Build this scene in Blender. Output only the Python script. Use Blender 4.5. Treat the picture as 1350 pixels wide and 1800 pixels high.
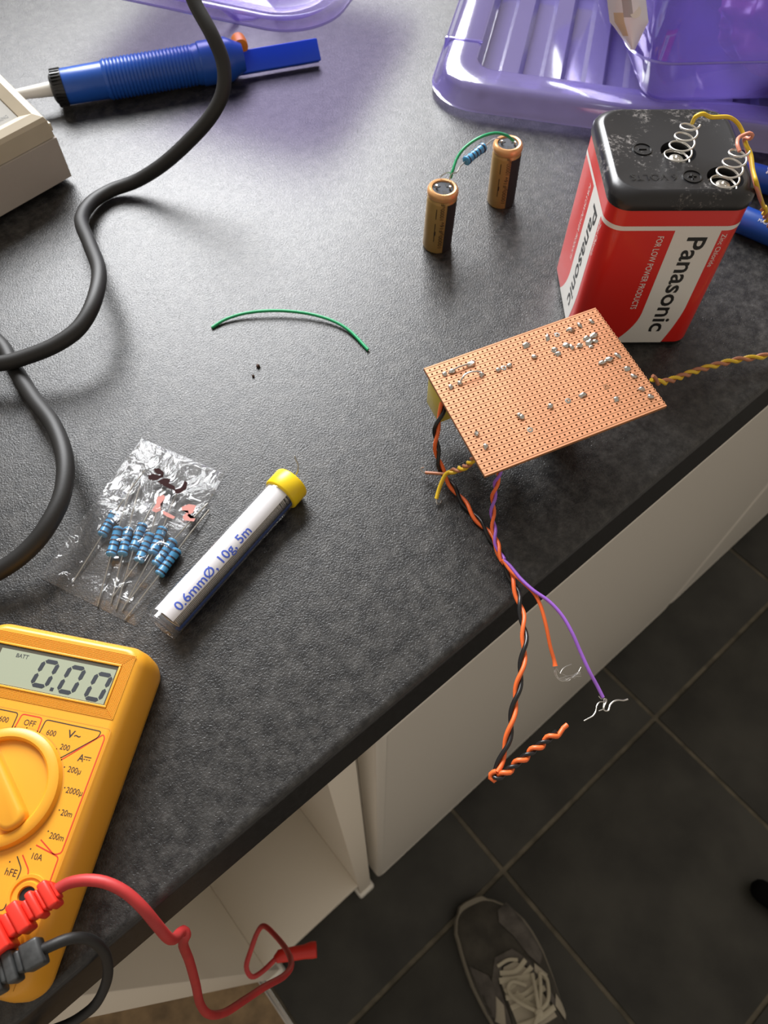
import bpy, bmesh, math, random
import numpy as np
from mathutils import Vector, Matrix, noise
R_ = math.radians
random.seed(7)
for o in list(bpy.data.objects): bpy.data.objects.remove(o, do_unlink=True)
C = bpy.context.scene.collection
sc = bpy.context.scene

# ------------------------------------------------------------------ camera
# Lengths below are millimetres; z = 0 is the worktop surface, the floor is at z = -900.
# x runs along the front edge of the worktop, +y goes in towards the wall.
CAM_H, FPX = 323.95, 1335.26
def _cam(pitch=1.04143305, roll=0.01006631, yaw=0.71391316):
    cz, sz = math.cos(yaw), math.sin(yaw)
    Rz = np.array([[cz, -sz, 0], [sz, cz, 0], [0, 0, 1]])
    fw = np.array([0, math.cos(pitch), -math.sin(pitch)]); rt = np.array([1., 0, 0]); dn = np.cross(fw, rt)
    cr, sr = math.cos(roll), math.sin(roll)
    return np.array([[cr, -sr, 0], [sr, cr, 0], [0, 0, 1]]) @ np.array([rt, dn, fw]) @ Rz
RM = _cam()
def W(x, y, z=0.0): return Vector((x/1000, y/1000, (z+900)/1000))
cd = bpy.data.cameras.new('camera'); cam = bpy.data.objects.new('camera', cd); C.objects.link(cam)
m4 = Matrix.Identity(4)
for i in range(3):
    m4[i][0], m4[i][1], m4[i][2] = RM[0][i], -RM[1][i], -RM[2][i]
m4.translation = W(0, 0, CAM_H)
cam.matrix_world = m4
cd.sensor_fit = 'VERTICAL'; cd.sensor_height = 24; cd.lens = 24*FPX/1800; cd.clip_start = 0.01; cd.clip_end = 60
cd.dof.use_dof = True; cd.dof.focus_distance = 0.325; cd.dof.aperture_fstop = 13
sc.camera = cam
# ------------------------------------------------------------------ world, light, exposure
w = bpy.data.worlds.new('world'); sc.world = w; w.use_nodes = True
bg = w.node_tree.nodes['Background']; bg.inputs[0].default_value = (1.0, 0.89, 0.76, 1); bg.inputs[1].default_value = 0.44
def area(name, loc, rot, sx, sy, power, col):
    l = bpy.data.lights.new(name, 'AREA'); l.shape = 'RECTANGLE'; l.size = sx; l.size_y = sy; l.energy = power; l.color = col
    o = bpy.data.objects.new(name, l); C.objects.link(o); o.location = loc; o.rotation_euler = rot
    return o
area('window_daylight', W(740, 1330, 1060), (R_(-90), 0, 0), 1.16, 1.06, 94, (0.97, 0.98, 1.0))
vs = sc.view_settings; sc.display_settings.display_device = 'sRGB'
vs.view_transform = 'Standard'; vs.look = 'None'; vs.exposure = 0.0; vs.gamma = 1; vs.use_curve_mapping = False

# ------------------------------------------------------------------ helpers
def ray(px, py): return RM.T @ np.array([(px-675)/FPX, (py-900)/FPX, 1.])
def at(px, py, z=0.0):
    "the point of the level plane z (mm above the worktop) seen at a pixel of the photograph"
    d = ray(px, py); t = (z-CAM_H)/d[2]
    return Vector((d[0]*t, d[1]*t, z))
def atd(px, py, dep):
    d = ray(px, py); return Vector((d[0]*dep, d[1]*dep, CAM_H+d[2]*dep))
def tag(o, label=None, cat=None, group=None, kind=None):
    if label: o['label'] = label
    if cat: o['category'] = cat
    if group: o['group'] = group
    if kind: o['kind'] = kind
    return o
def empty(name, label, cat, loc=(0, 0, 0), rz=0, group=None):
    o = bpy.data.objects.new(name, None); C.objects.link(o); o.empty_display_size = 0.01
    o.location = W(*loc); o.rotation_euler = (0, 0, rz)
    o['org'] = [float(v) for v in loc]
    return tag(o, label, cat, group)
def copy_tree(o, parent=None):
    c = o.copy(); C.objects.link(c); c.parent = parent
    for ch in list(o.children):
        k = copy_tree(ch, c); k.matrix_parent_inverse = ch.matrix_parent_inverse
    return c
def mat(name, col, rough=0.5, metal=0.0, noise_amt=0.0, noise_scale=200, bump=0.0, bump_scale=800, coat=0.0, spec=0.5, col2=None, trans=0.0, alpha=1.0, sss=0.0):
    m = bpy.data.materials.new(name); m.use_nodes = True; nt = m.node_tree; N = nt.nodes; L = nt.links
    b = N['Principled BSDF']; b.inputs['Base Color'].default_value = (*col, 1); b.inputs['Roughness'].default_value = rough
    b.inputs['Metallic'].default_value = metal; b.inputs['Specular IOR Level'].default_value = spec
    b.inputs['Coat Weight'].default_value = coat; b.inputs['Coat Roughness'].default_value = 0.1
    if trans: b.inputs['Transmission Weight'].default_value = trans
    if alpha < 1: b.inputs['Alpha'].default_value = alpha
    if sss:
        b.inputs['Subsurface Weight'].default_value = sss; b.inputs['Subsurface Radius'].default_value = (0.004, 0.003, 0.002); b.inputs['Subsurface Scale'].default_value = 1
    tc = N.new('ShaderNodeTexCoord')
    if noise_amt:
        n = N.new('ShaderNodeTexNoise'); n.inputs['Scale'].default_value = noise_scale; n.inputs['Detail'].default_value = 6
        r = N.new('ShaderNodeValToRGB'); r.color_ramp.elements[0].position = 0.35; r.color_ramp.elements[1].position = 0.65
        c2 = col2 or tuple(min(1, c*(1+noise_amt)) for c in col); c1 = col if col2 else tuple(c*(1-noise_amt) for c in col)
        r.color_ramp.elements[0].color = (*c1, 1); r.color_ramp.elements[1].color = (*c2, 1)
        L.new(tc.outputs['Object'], n.inputs['Vector']); L.new(n.outputs['Fac'], r.inputs['Fac']); L.new(r.outputs['Color'], b.inputs['Base Color'])
    if bump:
        n = N.new('ShaderNodeTexNoise'); n.inputs['Scale'].default_value = bump_scale; n.inputs['Detail'].default_value = 3
        bp = N.new('ShaderNodeBump'); bp.inputs['Strength'].default_value = bump; bp.inputs['Distance'].default_value = 0.0005
        L.new(tc.outputs['Object'], n.inputs['Vector']); L.new(n.outputs['Fac'], bp.inputs['Height']); L.new(bp.outputs['Normal'], b.inputs['Normal'])
    return m
class MB:
    "collects shapes in mm and links them as one mesh object"
    def __init__(s): s.v = []; s.f = []; s.mi = []
    def add(s, vs_, fs, mi=0):
        k = len(s.v); s.v += [tuple(v) for v in vs_]; s.f += [tuple(i+k for i in f) for f in fs]; s.mi += [mi]*len(fs); return s
    def box(s, x0, y0, z0, x1, y1, z1, b=0.0, mi=0, M=None):
        if b <= 0:
            vs_ = [(x, y, z) for z in (z0, z1) for x, y in ((x0, y0), (x1, y0), (x1, y1), (x0, y1))]
            fs = [(3, 2, 1, 0), (4, 5, 6, 7), (0, 1, 5, 4), (1, 2, 6, 5), (2, 3, 7, 6), (3, 0, 4, 7)]
        else:
            bm = bmesh.new(); r = bmesh.ops.create_cube(bm, size=1)
            for v in bm.verts: v.co = ((x0+x1)/2+v.co.x*(x1-x0), (y0+y1)/2+v.co.y*(y1-y0), (z0+z1)/2+v.co.z*(z1-z0))
            bmesh.ops.bevel(bm, geom=bm.edges[:], offset=b, segments=3, profile=0.5, affect='EDGES')
            bm.verts.index_update(); vs_ = [tuple(v.co) for v in bm.verts]; fs = [tuple(v.index for v in f.verts) for f in bm.faces]; bm.free()
        if M is not None: vs_ = [tuple(M @ Vector(v)) for v in vs_]
        return s.add(vs_, fs, mi)
    def lathe(s, prof, n=32, M=None, cap=True, mi=0):
        "profile [(r, z)] turned about z"
        vs_ = [(r*math.cos(2*math.pi*i/n), r*math.sin(2*math.pi*i/n), z) for r, z in prof for i in range(n)]
        fs = [(j*n+i, j*n+(i+1) % n, (j+1)*n+(i+1) % n, (j+1)*n+i) for j in range(len(prof)-1) for i in range(n)]
        if cap:
            fs.append(tuple(range(n-1, -1, -1))); k = (len(prof)-1)*n; fs.append(tuple(range(k, k+n)))
        if M is not None: vs_ = [tuple(M @ Vector(v)) for v in vs_]
        return s.add(vs_, fs, mi)
    def tube(s, pts, r, n=8, cap=True, mi=0):
        pts = [Vector(p) for p in pts]; m = len(pts)
        T = [(pts[min(i+1, m-1)]-pts[max(i-1, 0)]).normalized() for i in range(m)]
        a = Vector((0, 0, 1)) if abs(T[0].z) < .9 else Vector((1, 0, 0))
        U = (a-T[0]*a.dot(T[0])).normalized(); vs_ = []
        for i, p in enumerate(pts):
            U = (U-T[i]*U.dot(T[i])).normalized(); V = T[i].cross(U); ri = r[i] if hasattr(r, '__len__') else r
            vs_ += [tuple(p+U*(ri*math.cos(2*math.pi*k/n))+V*(ri*math.sin(2*math.pi*k/n))) for k in range(n)]
        fs = [(j*n+i, j*n+(i+1) % n, (j+1)*n+(i+1) % n, (j+1)*n+i) for j in range(m-1) for i in range(n)]
        if cap: fs.append(tuple(range(n-1, -1, -1))); fs.append(tuple(range((m-1)*n, m*n)))
        return s.add(vs_, fs, mi)
    def prism(s, poly, z0, z1, M=None, mi=0):
        n = len(poly); vs_ = [(x, y, z0) for x, y in poly]+[(x, y, z1) for x, y in poly]
        fs = [tuple(range(n-1, -1, -1)), tuple(range(n, 2*n))]+[(i, (i+1) % n, n+(i+1) % n, n+i) for i in range(n)]
        if M is not None: vs_ = [tuple(M @ Vector(v)) for v in vs_]
        return s.add(vs_, fs, mi)
    def build(s, name, mats, parent=None, org=(0, 0, 0), smooth=40):
        me = bpy.data.meshes.new(name); o3 = Vector(org)
        me.from_pydata([tuple((Vector(v)-o3)/1000) for v in s.v], [], s.f); 
        mats = mats if isinstance(mats, (list, tuple)) else [mats]
        for m in mats: me.materials.append(m)
        if len(mats) > 1: me.polygons.foreach_set('material_index', s.mi)
        me.validate(); me.update()
        bm = bmesh.new(); bm.from_mesh(me); bmesh.ops.recalc_face_normals(bm, faces=bm.faces); bm.to_mesh(me); bm.free()
        if smooth:
            me.polygons.foreach_set('use_smooth', [True]*len(me.polygons)); me.set_sharp_from_angle(angle=R_(smooth))
        ob = bpy.data.objects.new(name, me); C.objects.link(ob)
        if parent is not None: ob.parent = parent
        else: ob.location = W(*org)
        return ob
def catmull(P, step=1.5):
    P = [Vector(p) for p in P]; Q = [P[0]*2-P[1]]+P+[P[-1]*2-P[-2]]; out = []
    for i in range(1, len(Q)-2):
        n = max(2, int((Q[i+1]-Q[i]).length/step))
        for k in range(n):
            t = k/n; a, b, c, d = Q[i-1:i+3]
            out.append(0.5*((2*b)+(c-a)*t+(2*a-5*b+4*c-d)*t*t+(3*b-a-3*c+d)*t**3))
    out.append(P[-1]); return out
def helixed(pts, off, pitch, ph):
    "one strand of a twisted pair laid round a centre line"
    pts = catmull(pts, 0.9); s = 0; out = []; m = len(pts); U = None
    for i, p in enumerate(pts):
        if i: s += (p-pts[i-1]).length
        T = (pts[min(i+1, m-1)]-pts[max(i-1, 0)]).normalized()
        if U is None: U = Vector((0, 0, 1)) if abs(T.z) < .9 else Vector((1, 0, 0))
        U = (U-T*U.dot(T)).normalized(); V = T.cross(U); a = 2*math.pi*s/pitch+ph
        out.append(p+U*(off*math.cos(a))+V*(off*math.sin(a)))
    return out
def text(body, size, m, parent, fn, name='lettering', bold=0.0, xs=1.0, align='LEFT', depth=0.06, ay='BOTTOM_BASELINE', maxw=None, sub=False):
    "flat lettering; fn maps (x, y, h) in mm of the print to the parent's frame"
    cu = bpy.data.curves.new('t', 'FONT'); cu.body = body; cu.size = 1; cu.align_x = align; cu.align_y = ay
    cu.offset = bold; cu.resolution_u = 3
    t = bpy.data.objects.new('t', cu); C.objects.link(t)
    me = bpy.data.meshes.new_from_object(t.evaluated_get(bpy.context.evaluated_depsgraph_get()))
    C.objects.unlink(t); bpy.data.objects.remove(t); bpy.data.curves.remove(cu)
    k = size/0.72
    if maxw:
        xs_ = [v.co.x for v in me.vertices]; xs = maxw/(k*(max(xs_)-min(xs_)))
    if sub:
        bm = bmesh.new(); bm.from_mesh(me); bmesh.ops.triangulate(bm, faces=bm.faces[:])
        for _ in range(2):
            bmesh.ops.subdivide_edges(bm, edges=[e for e in bm.edges if e.calc_length() > .12], cuts=1)
            bmesh.ops.triangulate(bm, faces=bm.faces[:])
        bm.to_mesh(me); bm.free()
    for v in me.vertices:
        v.co = Vector(fn(v.co.x*k*xs, v.co.y*k, depth))/1000
    me.name = name; me.materials.clear(); me.materials.append(m)
    me.polygons.foreach_set('material_index', [0]*len(me.polygons))
    o = bpy.data.objects.new(name, me); C.objects.link(o); o.parent = parent; return o
def bool_cut(o, cutter):
    md = o.modifiers.new('b', 'BOOLEAN'); md.operation = 'DIFFERENCE'; md.object = cutter; md.solver = 'EXACT'
    bpy.context.view_layer.update()
    me = bpy.data.meshes.new_from_object(o.evaluated_get(bpy.context.evaluated_depsgraph_get()))
    o.modifiers.clear(); o.data = me; me.set_sharp_from_angle(angle=R_(35))
    bpy.data.objects.remove(cutter)
def rsq(hw, hd, r, n=6):
    out = []
    for k, (sx, sy) in enumerate(((1, 1), (-1, 1), (-1, -1), (1, -1))):
        for i in range(n+1):
            a = (k+i/n)*math.pi/2; out.append((sx*(hw-r)+r*math.cos(a), sy*(hd-r)+r*math.sin(a)))
    return out
def loft(mb, rings, close=True, cap0=True, cap1=True, mi=0):
    n = len(rings[0]); vs_ = [p for r in rings for p in r]
    fs = [(j*n+i, j*n+(i+1) % n, (j+1)*n+(i+1) % n, (j+1)*n+i) for j in range(len(rings)-1) for i in range(n if close else n-1)]
    if cap0: fs.append(tuple(range(n-1, -1, -1)))
    if cap1: fs.append(tuple(range((len(rings)-1)*n, len(rings)*n)))
    return mb.add(vs_, fs, mi)
def axisM(p, d, up=(0, 0, 1)):
    "matrix whose z goes along d, x as near as can be to up"
    z = Vector(d).normalized(); x = Vector(up); x = (x-z*x.dot(z)).normalized(); y = z.cross(x)
    M = Matrix((x, y, z)).transposed().to_4x4(); M.translation = Vector(p); return M

# ------------------------------------------------------------------ materials
def worktop_material():
    m = bpy.data.materials.new('laminate'); m.use_nodes = True; nt = m.node_tree; N = nt.nodes; L = nt.links; b = N['Principled BSDF']
    tc = N.new('ShaderNodeTexCoord')
    n1 = N.new('ShaderNodeTexNoise'); n1.inputs['Scale'].default_value = 130; n1.inputs['Detail'].default_value = 8; n1.inputs['Roughness'].default_value = .72
    r1 = N.new('ShaderNodeValToRGB'); e = r1.color_ramp.elements; e[0].position = .40; e[0].color = (.011, .011, .0115, 1); e[1].position = .72; e[1].color = (.062, .060, .057, 1)
    n2 = N.new('ShaderNodeTexNoise'); n2.inputs['Scale'].default_value = 420; n2.inputs['Detail'].default_value = 5
    r2 = N.new('ShaderNodeValToRGB'); e = r2.color_ramp.elements; e[0].position = .35; e[0].color = (.75, .75, .75, 1); e[1].position = .7; e[1].color = (1.3, 1.3, 1.3, 1)
    mx = N.new('ShaderNodeMix'); mx.data_type = 'RGBA'; mx.blend_type = 'MULTIPLY'; mx.inputs[0].default_value = 1
    for n in (n1, n2): L.new(tc.outputs['Object'], n.inputs['Vector'])
    L.new(n1.outputs['Fac'], r1.inputs['Fac']); L.new(n2.outputs['Fac'], r2.inputs['Fac'])
    L.new(r1.outputs['Color'], mx.inputs[6]); L.new(r2.outputs['Color'], mx.inputs[7]); L.new(mx.outputs[2], b.inputs['Base Color'])
    v = N.new('ShaderNodeTexNoise'); v.inputs['Scale'].default_value = 1150; v.inputs['Detail'].default_value = 2.5; v.inputs['Distortion'].default_value = .6
    bp = N.new('ShaderNodeBump'); bp.inputs['Strength'].default_value = .62; bp.inputs['Distance'].default_value = .00035
    L.new(tc.outputs['Object'], v.inputs['Vector']); L.new(v.outputs['Fac'], bp.inputs['Height']); L.new(bp.outputs['Normal'], b.inputs['Normal'])
    b.inputs['Roughness'].default_value = .34; b.inputs['Specular IOR Level'].default_value = .5
    return m
def clear_material(name, tint=(1, 1, 1), gloss_rough=0.04, base=None, base_amt=0.0, fac_lo=0.04, fac_hi=0.7, bump=0.0, bump_scale=60):
    "thin clear or tinted plastic: lets light straight through, reflects by angle"
    m = bpy.data.materials.new(name); m.use_nodes = True; nt = m.node_tree; N = nt.nodes; L = nt.links
    N.remove(N['Principled BSDF']); out = N['Material Output']
    tr = N.new('ShaderNodeBsdfTransparent'); tr.inputs[0].default_value = (*tint, 1)
    cur = tr.outputs[0]
    if base:
        d = N.new('ShaderNodeBsdfDiffuse'); d.inputs[0].default_value = (*base, 1)
        tl = N.new('ShaderNodeBsdfTranslucent'); tl.inputs[0].default_value = (*base, 1)
        a = N.new('ShaderNodeMixShader'); a.inputs[0].default_value = .4; L.new(d.outputs[0], a.inputs[1]); L.new(tl.outputs[0], a.inputs[2])
        b2 = N.new('ShaderNodeMixShader'); b2.inputs[0].default_value = base_amt; L.new(cur, b2.inputs[1]); L.new(a.outputs[0], b2.inputs[2]); cur = b2.outputs[0]
    g = N.new('ShaderNodeBsdfGlossy'); g.inputs['Roughness'].default_value = gloss_rough
    fr = N.new('ShaderNodeLayerWeight'); fr.inputs[0].default_value = .5
    mr = N.new('ShaderNodeMapRange'); mr.inputs[1].default_value = 0; mr.inputs[2].default_value = 1; mr.inputs[3].default_value = fac_lo; mr.inputs[4].default_value = fac_hi
    L.new(fr.outputs['Facing'], mr.inputs[0])
    pw = N.new('ShaderNodeMath'); pw.operation = 'POWER'; pw.inputs[1].default_value = 2.2; 
    L.new(fr.outputs['Facing'], pw.inputs[0]); L.new(pw.outputs[0], mr.inputs[0])
    mix = N.new('ShaderNodeMixShader'); L.new(mr.outputs[0], mix.inputs[0]); L.new(cur, mix.inputs[1]); L.new(g.outputs[0], mix.inputs[2])
    L.new(mix.outputs[0], out.inputs[0])
    if bump:
        tc = N.new('ShaderNodeTexCoord'); n = N.new('ShaderNodeTexNoise'); n.inputs['Scale'].default_value = bump_scale; n.inputs['Detail'].default_value = 5; n.inputs['Distortion'].default_value = 1.5
        bp = N.new('ShaderNodeBump'); bp.inputs['Strength'].default_value = bump; bp.inputs['Distance'].default_value = .004
        L.new(tc.outputs['Object'], n.inputs['Vector']); L.new(n.outputs['Fac'], bp.inputs['Height']); L.new(bp.outputs['Normal'], g.inputs['Normal'])
    return m
M_top = worktop_material()
M_lip = mat('laminate_edge', (.012, .012, .013), .4, noise_amt=.4, noise_scale=300, bump=.15, bump_scale=900)
M_white = mat('cabinet_white', (.76, .72, .65), .32, coat=.25)
M_panel = mat('cabinet_panel', (.76, .70, .60), .45, bump=.03, bump_scale=1500)
M_foot = mat('foot_plastic', (.78, .75, .68), .4)
M_gapdark = mat('dark_board_gap_shade', (.02, .02, .02), .8)  # plinth board colour, also the painted shade of the cabinet gap
M_tile = mat('floor_tile', (.040, .039, .033), .42, noise_amt=.35, noise_scale=9, bump=.12, bump_scale=120, spec=.3)
M_grout = mat('grout', (.13, .115, .085), .9, noise_amt=.3, noise_scale=40)
M_wood = mat('vinyl_floor', (.28, .19, .10), .6, noise_amt=.35, noise_scale=30)
M_metal = mat('bright_metal', (.78, .76, .72), .28, 1.0)
M_solder = mat('solder', (.62, .60, .56), .2, 1.0, bump=.2, bump_scale=2500)
M_tin = mat('tinned_lead', (.62, .60, .56), .3, 1.0)
M_red = mat('battery_red', (.66, .016, .010), .3, coat=.3)
M_bwhite = mat('print_white', (.74, .72, .68), .35)
M_bblack = mat('print_black', (.012, .012, .012), .4)
M_ink = mat('meter_ink_black', (.03, .022, .012), .5)
M_inkred = mat('meter_ink_red', (.60, .03, .01), .5)
M_blackpl = mat('black_plastic', (.012, .012, .013), .32, bump=.02)
M_yellow = mat('meter_yellow', (.82, .37, .026), .34, bump=.02, bump_scale=1500, sss=.12)
M_yellow_d = mat('meter_yellow_groove', (.62, .27, .018), .5)
M_copper = mat('copper_track', (.68, .31, .16), .42, .35, noise_amt=.07, noise_scale=60)
M_pheno = mat('phenolic_board', (.30, .125, .045), .6, noise_amt=.15, noise_scale=200)
M_relay = mat('yellow_relay', (.62, .50, .06), .4, coat=.3)
M_orange = mat('orange_wire', (.90, .16, .035), .4)
M_black_w = mat('black_wire', (.012, .012, .013), .28)
M_purple_w = mat('purple_wire', (.34, .13, .62), .35)
M_yellow_w = mat('yellow_wire', (.72, .47, .02), .4)
M_brown_w = mat('brown_wire', (.44, .17, .085), .42)
M_pink_w = mat('pinkish_wire', (.62, .22, .14), .42)
M_green_w = mat('green_wire', (.01, .34, .13), .35)
M_cable = mat('rubber_cable', (.012, .0115, .011), .55, bump=.05, bump_scale=900)
M_blue = mat('blue_plastic', (.012, .085, .42), .3, noise_amt=.05, noise_scale=40)
M_blue2 = mat('bright_blue_plastic', (.0, .08, .72), .38)
M_or_pl = mat('orange_plastic', (.98, .30, .02), .4)
M_cream = mat('cream_plastic', (.56, .49, .37), .45, noise_amt=.06, noise_scale=25, bump=.03)
M_cream2 = mat('grey_cream_plastic', (.48, .43, .38), .5, noise_amt=.05, noise_scale=25, bump=.03)
M_panelgrey = mat('panel_grey', (.40, .39, .36), .75, spec=.2)
M_textgrey = mat('text_grey', (.14, .14, .13), .5)
M_nozzle = mat('white_nozzle', (.74, .72, .66), .45)
M_res = mat('resistor_blue', (.06, .29, .55), .34, coat=.2)
M_band = mat('resistor_band', (.02, .015, .03), .4)
M_capgold = mat('capacitor_gold', (.40, .25, .085), .36, .3, noise_amt=.06, noise_scale=60)
M_caporange = mat('capacitor_rim', (.68, .36, .15), .3, .3)
M_bung = mat('grey_rubber', (.07, .075, .085), .75, spec=.2)
M_bung2 = mat('dark_rubber', (.012, .012, .012), .7)
M_capink = mat('capacitor_print', (.018, .010, .006), .6)
M_label = mat('paper_label', (.80, .78, .78), .5)
M_inkblue = mat('blue_ink', (.04, .10, .58), .5)
M_capyel = mat('yellow_cap', (.86, .60, .01), .35, sss=.1)
M_solcoil = mat('solder_coil', (.52, .50, .46), .4, .7)
M_bluefilm = mat('blue_film', (.02, .06, .25), .4)
M_redp = mat('red_plug', (.78, .035, .02), .38)
M_redc = mat('red_cable', (.45, .03, .03), .5, noise_amt=.15, noise_scale=60)
M_blackplug = mat('worn_black_plug', (.05, .052, .052), .42, noise_amt=.4, noise_scale=150)
M_tip = mat('red_probe', (.6, .02, .012), .4)
M_lcd = mat('lcd_glass', (.34, .37, .27), .25)
M_lcdframe = mat('lcd_recess', (.06, .05, .03), .4)
M_seg = mat('lcd_segment', (.025, .03, .04), .4)
M_canvas = mat('shoe_canvas', (.055, .05, .04), .85, noise_amt=.35, noise_scale=30, bump=.25, bump_scale=500)
M_canvas2 = mat('shoe_suede', (.10, .09, .08), .9, noise_amt=.25, noise_scale=60, bump=.25, bump_scale=600)
M_rubber = mat('shoe_rubber', (.20, .18, .14), .7)
M_lace = mat('shoe_lace', (.46, .42, .32), .85, bump=.4, bump_scale=900)
M_shoeW = mat('shoe_pale_panel', (.42, .38, .30), .8)
M_purple = clear_material('purple_box_plastic', (.70, .62, .93), .07, (.20, .15, .52), .43, .05, .75)
M_purple_l = clear_material('purple_lid_plastic', (.70, .65, .94), .12, (.33, .28, .68), .52, .13, .9)
M_purple2 = clear_material('pale_purple_plastic', (.84, .79, .95), .2, (.24, .17, .60), .30, .03, .4)
M_clear = clear_material('clear_tube', (.96, .96, .97), .03, (.7, .72, .75), .03, .03, .6)
M_bag = clear_material('clear_film', (.98, .98, .98), .07, (.8, .8, .82), .05, .025, .6, bump=.4, bump_scale=38)
M_magenta = mat('magenta_film', (.17, .012, .085), .35)
M_contents = mat('dark_navy_cloth', (.02, .015, .04), .7)
M_foil = mat('silver_paper', (.80, .84, .92), .35)
M_foil2 = mat('tan_print', (.66, .56, .40), .5)
M_foilgrey = mat('grey_print', (.42, .43, .46), .4)
M_wallm = mat('wall_paint', (.70, .66, .60), .9)
M_frame = mat('window_frame', (.75, .75, .73), .4)
M_bagink = mat('bag_ink_brown', (.03, .012, .012), .8, spec=.1)
M_bagpink = mat('bag_ink_pink', (.55, .25, .22), .8, spec=.1)
M_crumb = mat('crumb_brown', (.05, .02, .01), .7)
M_penblue = mat('pen_blue', (.01, .06, .30), .3)

# battery lid: black plastic with pale dust
def dusty():
    m = mat('dusty_black_plastic', (.014, .014, .015), .30); nt = m.node_tree; N = nt.nodes; L = nt.links; b = N['Principled BSDF']
    tc = N.new('ShaderNodeTexCoord'); n = N.new('ShaderNodeTexNoise'); n.inputs['Scale'].default_value = 520; n.inputs['Detail'].default_value = 8; n.inputs['Roughness'].default_value = .75
    n2 = N.new('ShaderNodeTexNoise'); n2.inputs['Scale'].default_value = 45; n2.inputs['Detail'].default_value = 3
    mu = N.new('ShaderNodeMath'); mu.operation = 'MULTIPLY'; r = N.new('ShaderNodeValToRGB')
    e = r.color_ramp.elements; e[0].position = .30; e[0].color = (.014, .014, .016, 1); e[1].position = .43; e[1].color = (.30, .28, .27, 1)
    L.new(tc.outputs['Object'], n.inputs['Vector']); L.new(tc.outputs['Object'], n2.inputs['Vector']); L.new(n.outputs['Fac'], mu.inputs[0]); L.new(n2.outputs['Fac'], mu.inputs[1])
    L.new(mu.outputs[0], r.inputs['Fac']); L.new(r.outputs['Color'], b.inputs['Base Color']); return m
M_dusty = dusty()

# ------------------------------------------------------------------ the room
FZ = -900
fb = MB().box(-139, -1150, FZ-20, 1900, 700, FZ-2.5); floor = fb.build('floor', M_grout, org=(0, 0, FZ)); tag(floor, kind='structure')
tx = [-139+0.0]; xs_edges = [-484+346*k for k in range(8)]
xs_edges = [208-346+346*k for k in range(6)]
tile = None
for i, x0 in enumerate(xs_edges):
    for y0 in (-35-346*3, -35-346*2, -35-346, -35):
        if tile is None:
            tile = MB().box(-169.6, -169.6, -8, 169.6, 169.6, 0, b=1.2).build('tile', M_tile, floor, org=(0, 0, 0)); tl = tile
        else:
            tl = tile.copy(); C.objects.link(tl); tl.parent = floor
        tl.location = ((x0+173)/1000, (y0+173)/1000, 0)
fl2 = MB().box(-1500, -1150, FZ-20, -146, 700, FZ-.5).build('floor', M_wood, org=(-146, 0, FZ)); tag(fl2, kind='structure')
tag(MB().box(-146, -1150, FZ-4, -139.5, 700, FZ+3, b=1).build('trim_1', M_metal, org=(-143, 0, FZ)), kind='structure')
# back wall with the window that lights the room
wl = MB(); YW = 1350
wl.box(-1400, YW, FZ, 150, YW+120, 1700).box(1330, YW, FZ, 2600, YW+120, 1700).box(150, YW, FZ, 1330, YW+120, 520).box(150, YW, 1600, 1330, YW+120, 1700)
tag(wl.build('wall_back', M_wallm, org=(0, YW, FZ)), kind='structure')
wf = MB(); wf.box(150, YW, 520, 180, YW+50, 1600, b=3).box(1300, YW, 520, 1330, YW+50, 1600, b=3).box(150, YW, 520, 1330, YW+50, 550, b=3).box(150, YW, 1570, 1330, YW+50, 1600, b=3)
tag(wf.build('window_1', M_frame, org=(740, YW, 520)), kind='structure')

# worktop: a long slab with a rounded front edge
TH, YF = 41, 67.5
prof = [(YF+1300, 0), (YF+4, 0)]+[(YF+4-4*math.sin(a), -4+4*math.cos(a)) for a in [R_(x) for x in range(10, 91, 10)]]+[(YF, -TH+1.5), (YF+1.5, -TH), (YF+1300, -TH)]
mb = MB(); n = len(prof); xa, xb = -900, 2300
mb.add([(xa, y, z) for y, z in prof]+[(xb, y, z) for y, z in prof], [tuple(range(n)), tuple(range(2*n-1, n-1, -1))]+[(i, i+n, (i+1) % n+n, (i+1) % n) for i in range(n)])
wt = mb.build('worktop', [M_top, M_lip], org=(0, YF, 0), smooth=30)
for p in wt.data.polygons:
    if p.normal.y < -.8: p.material_index = 1
tag(wt, 'dark grey mottled laminate kitchen worktop with a rounded front edge', 'worktop')

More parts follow.
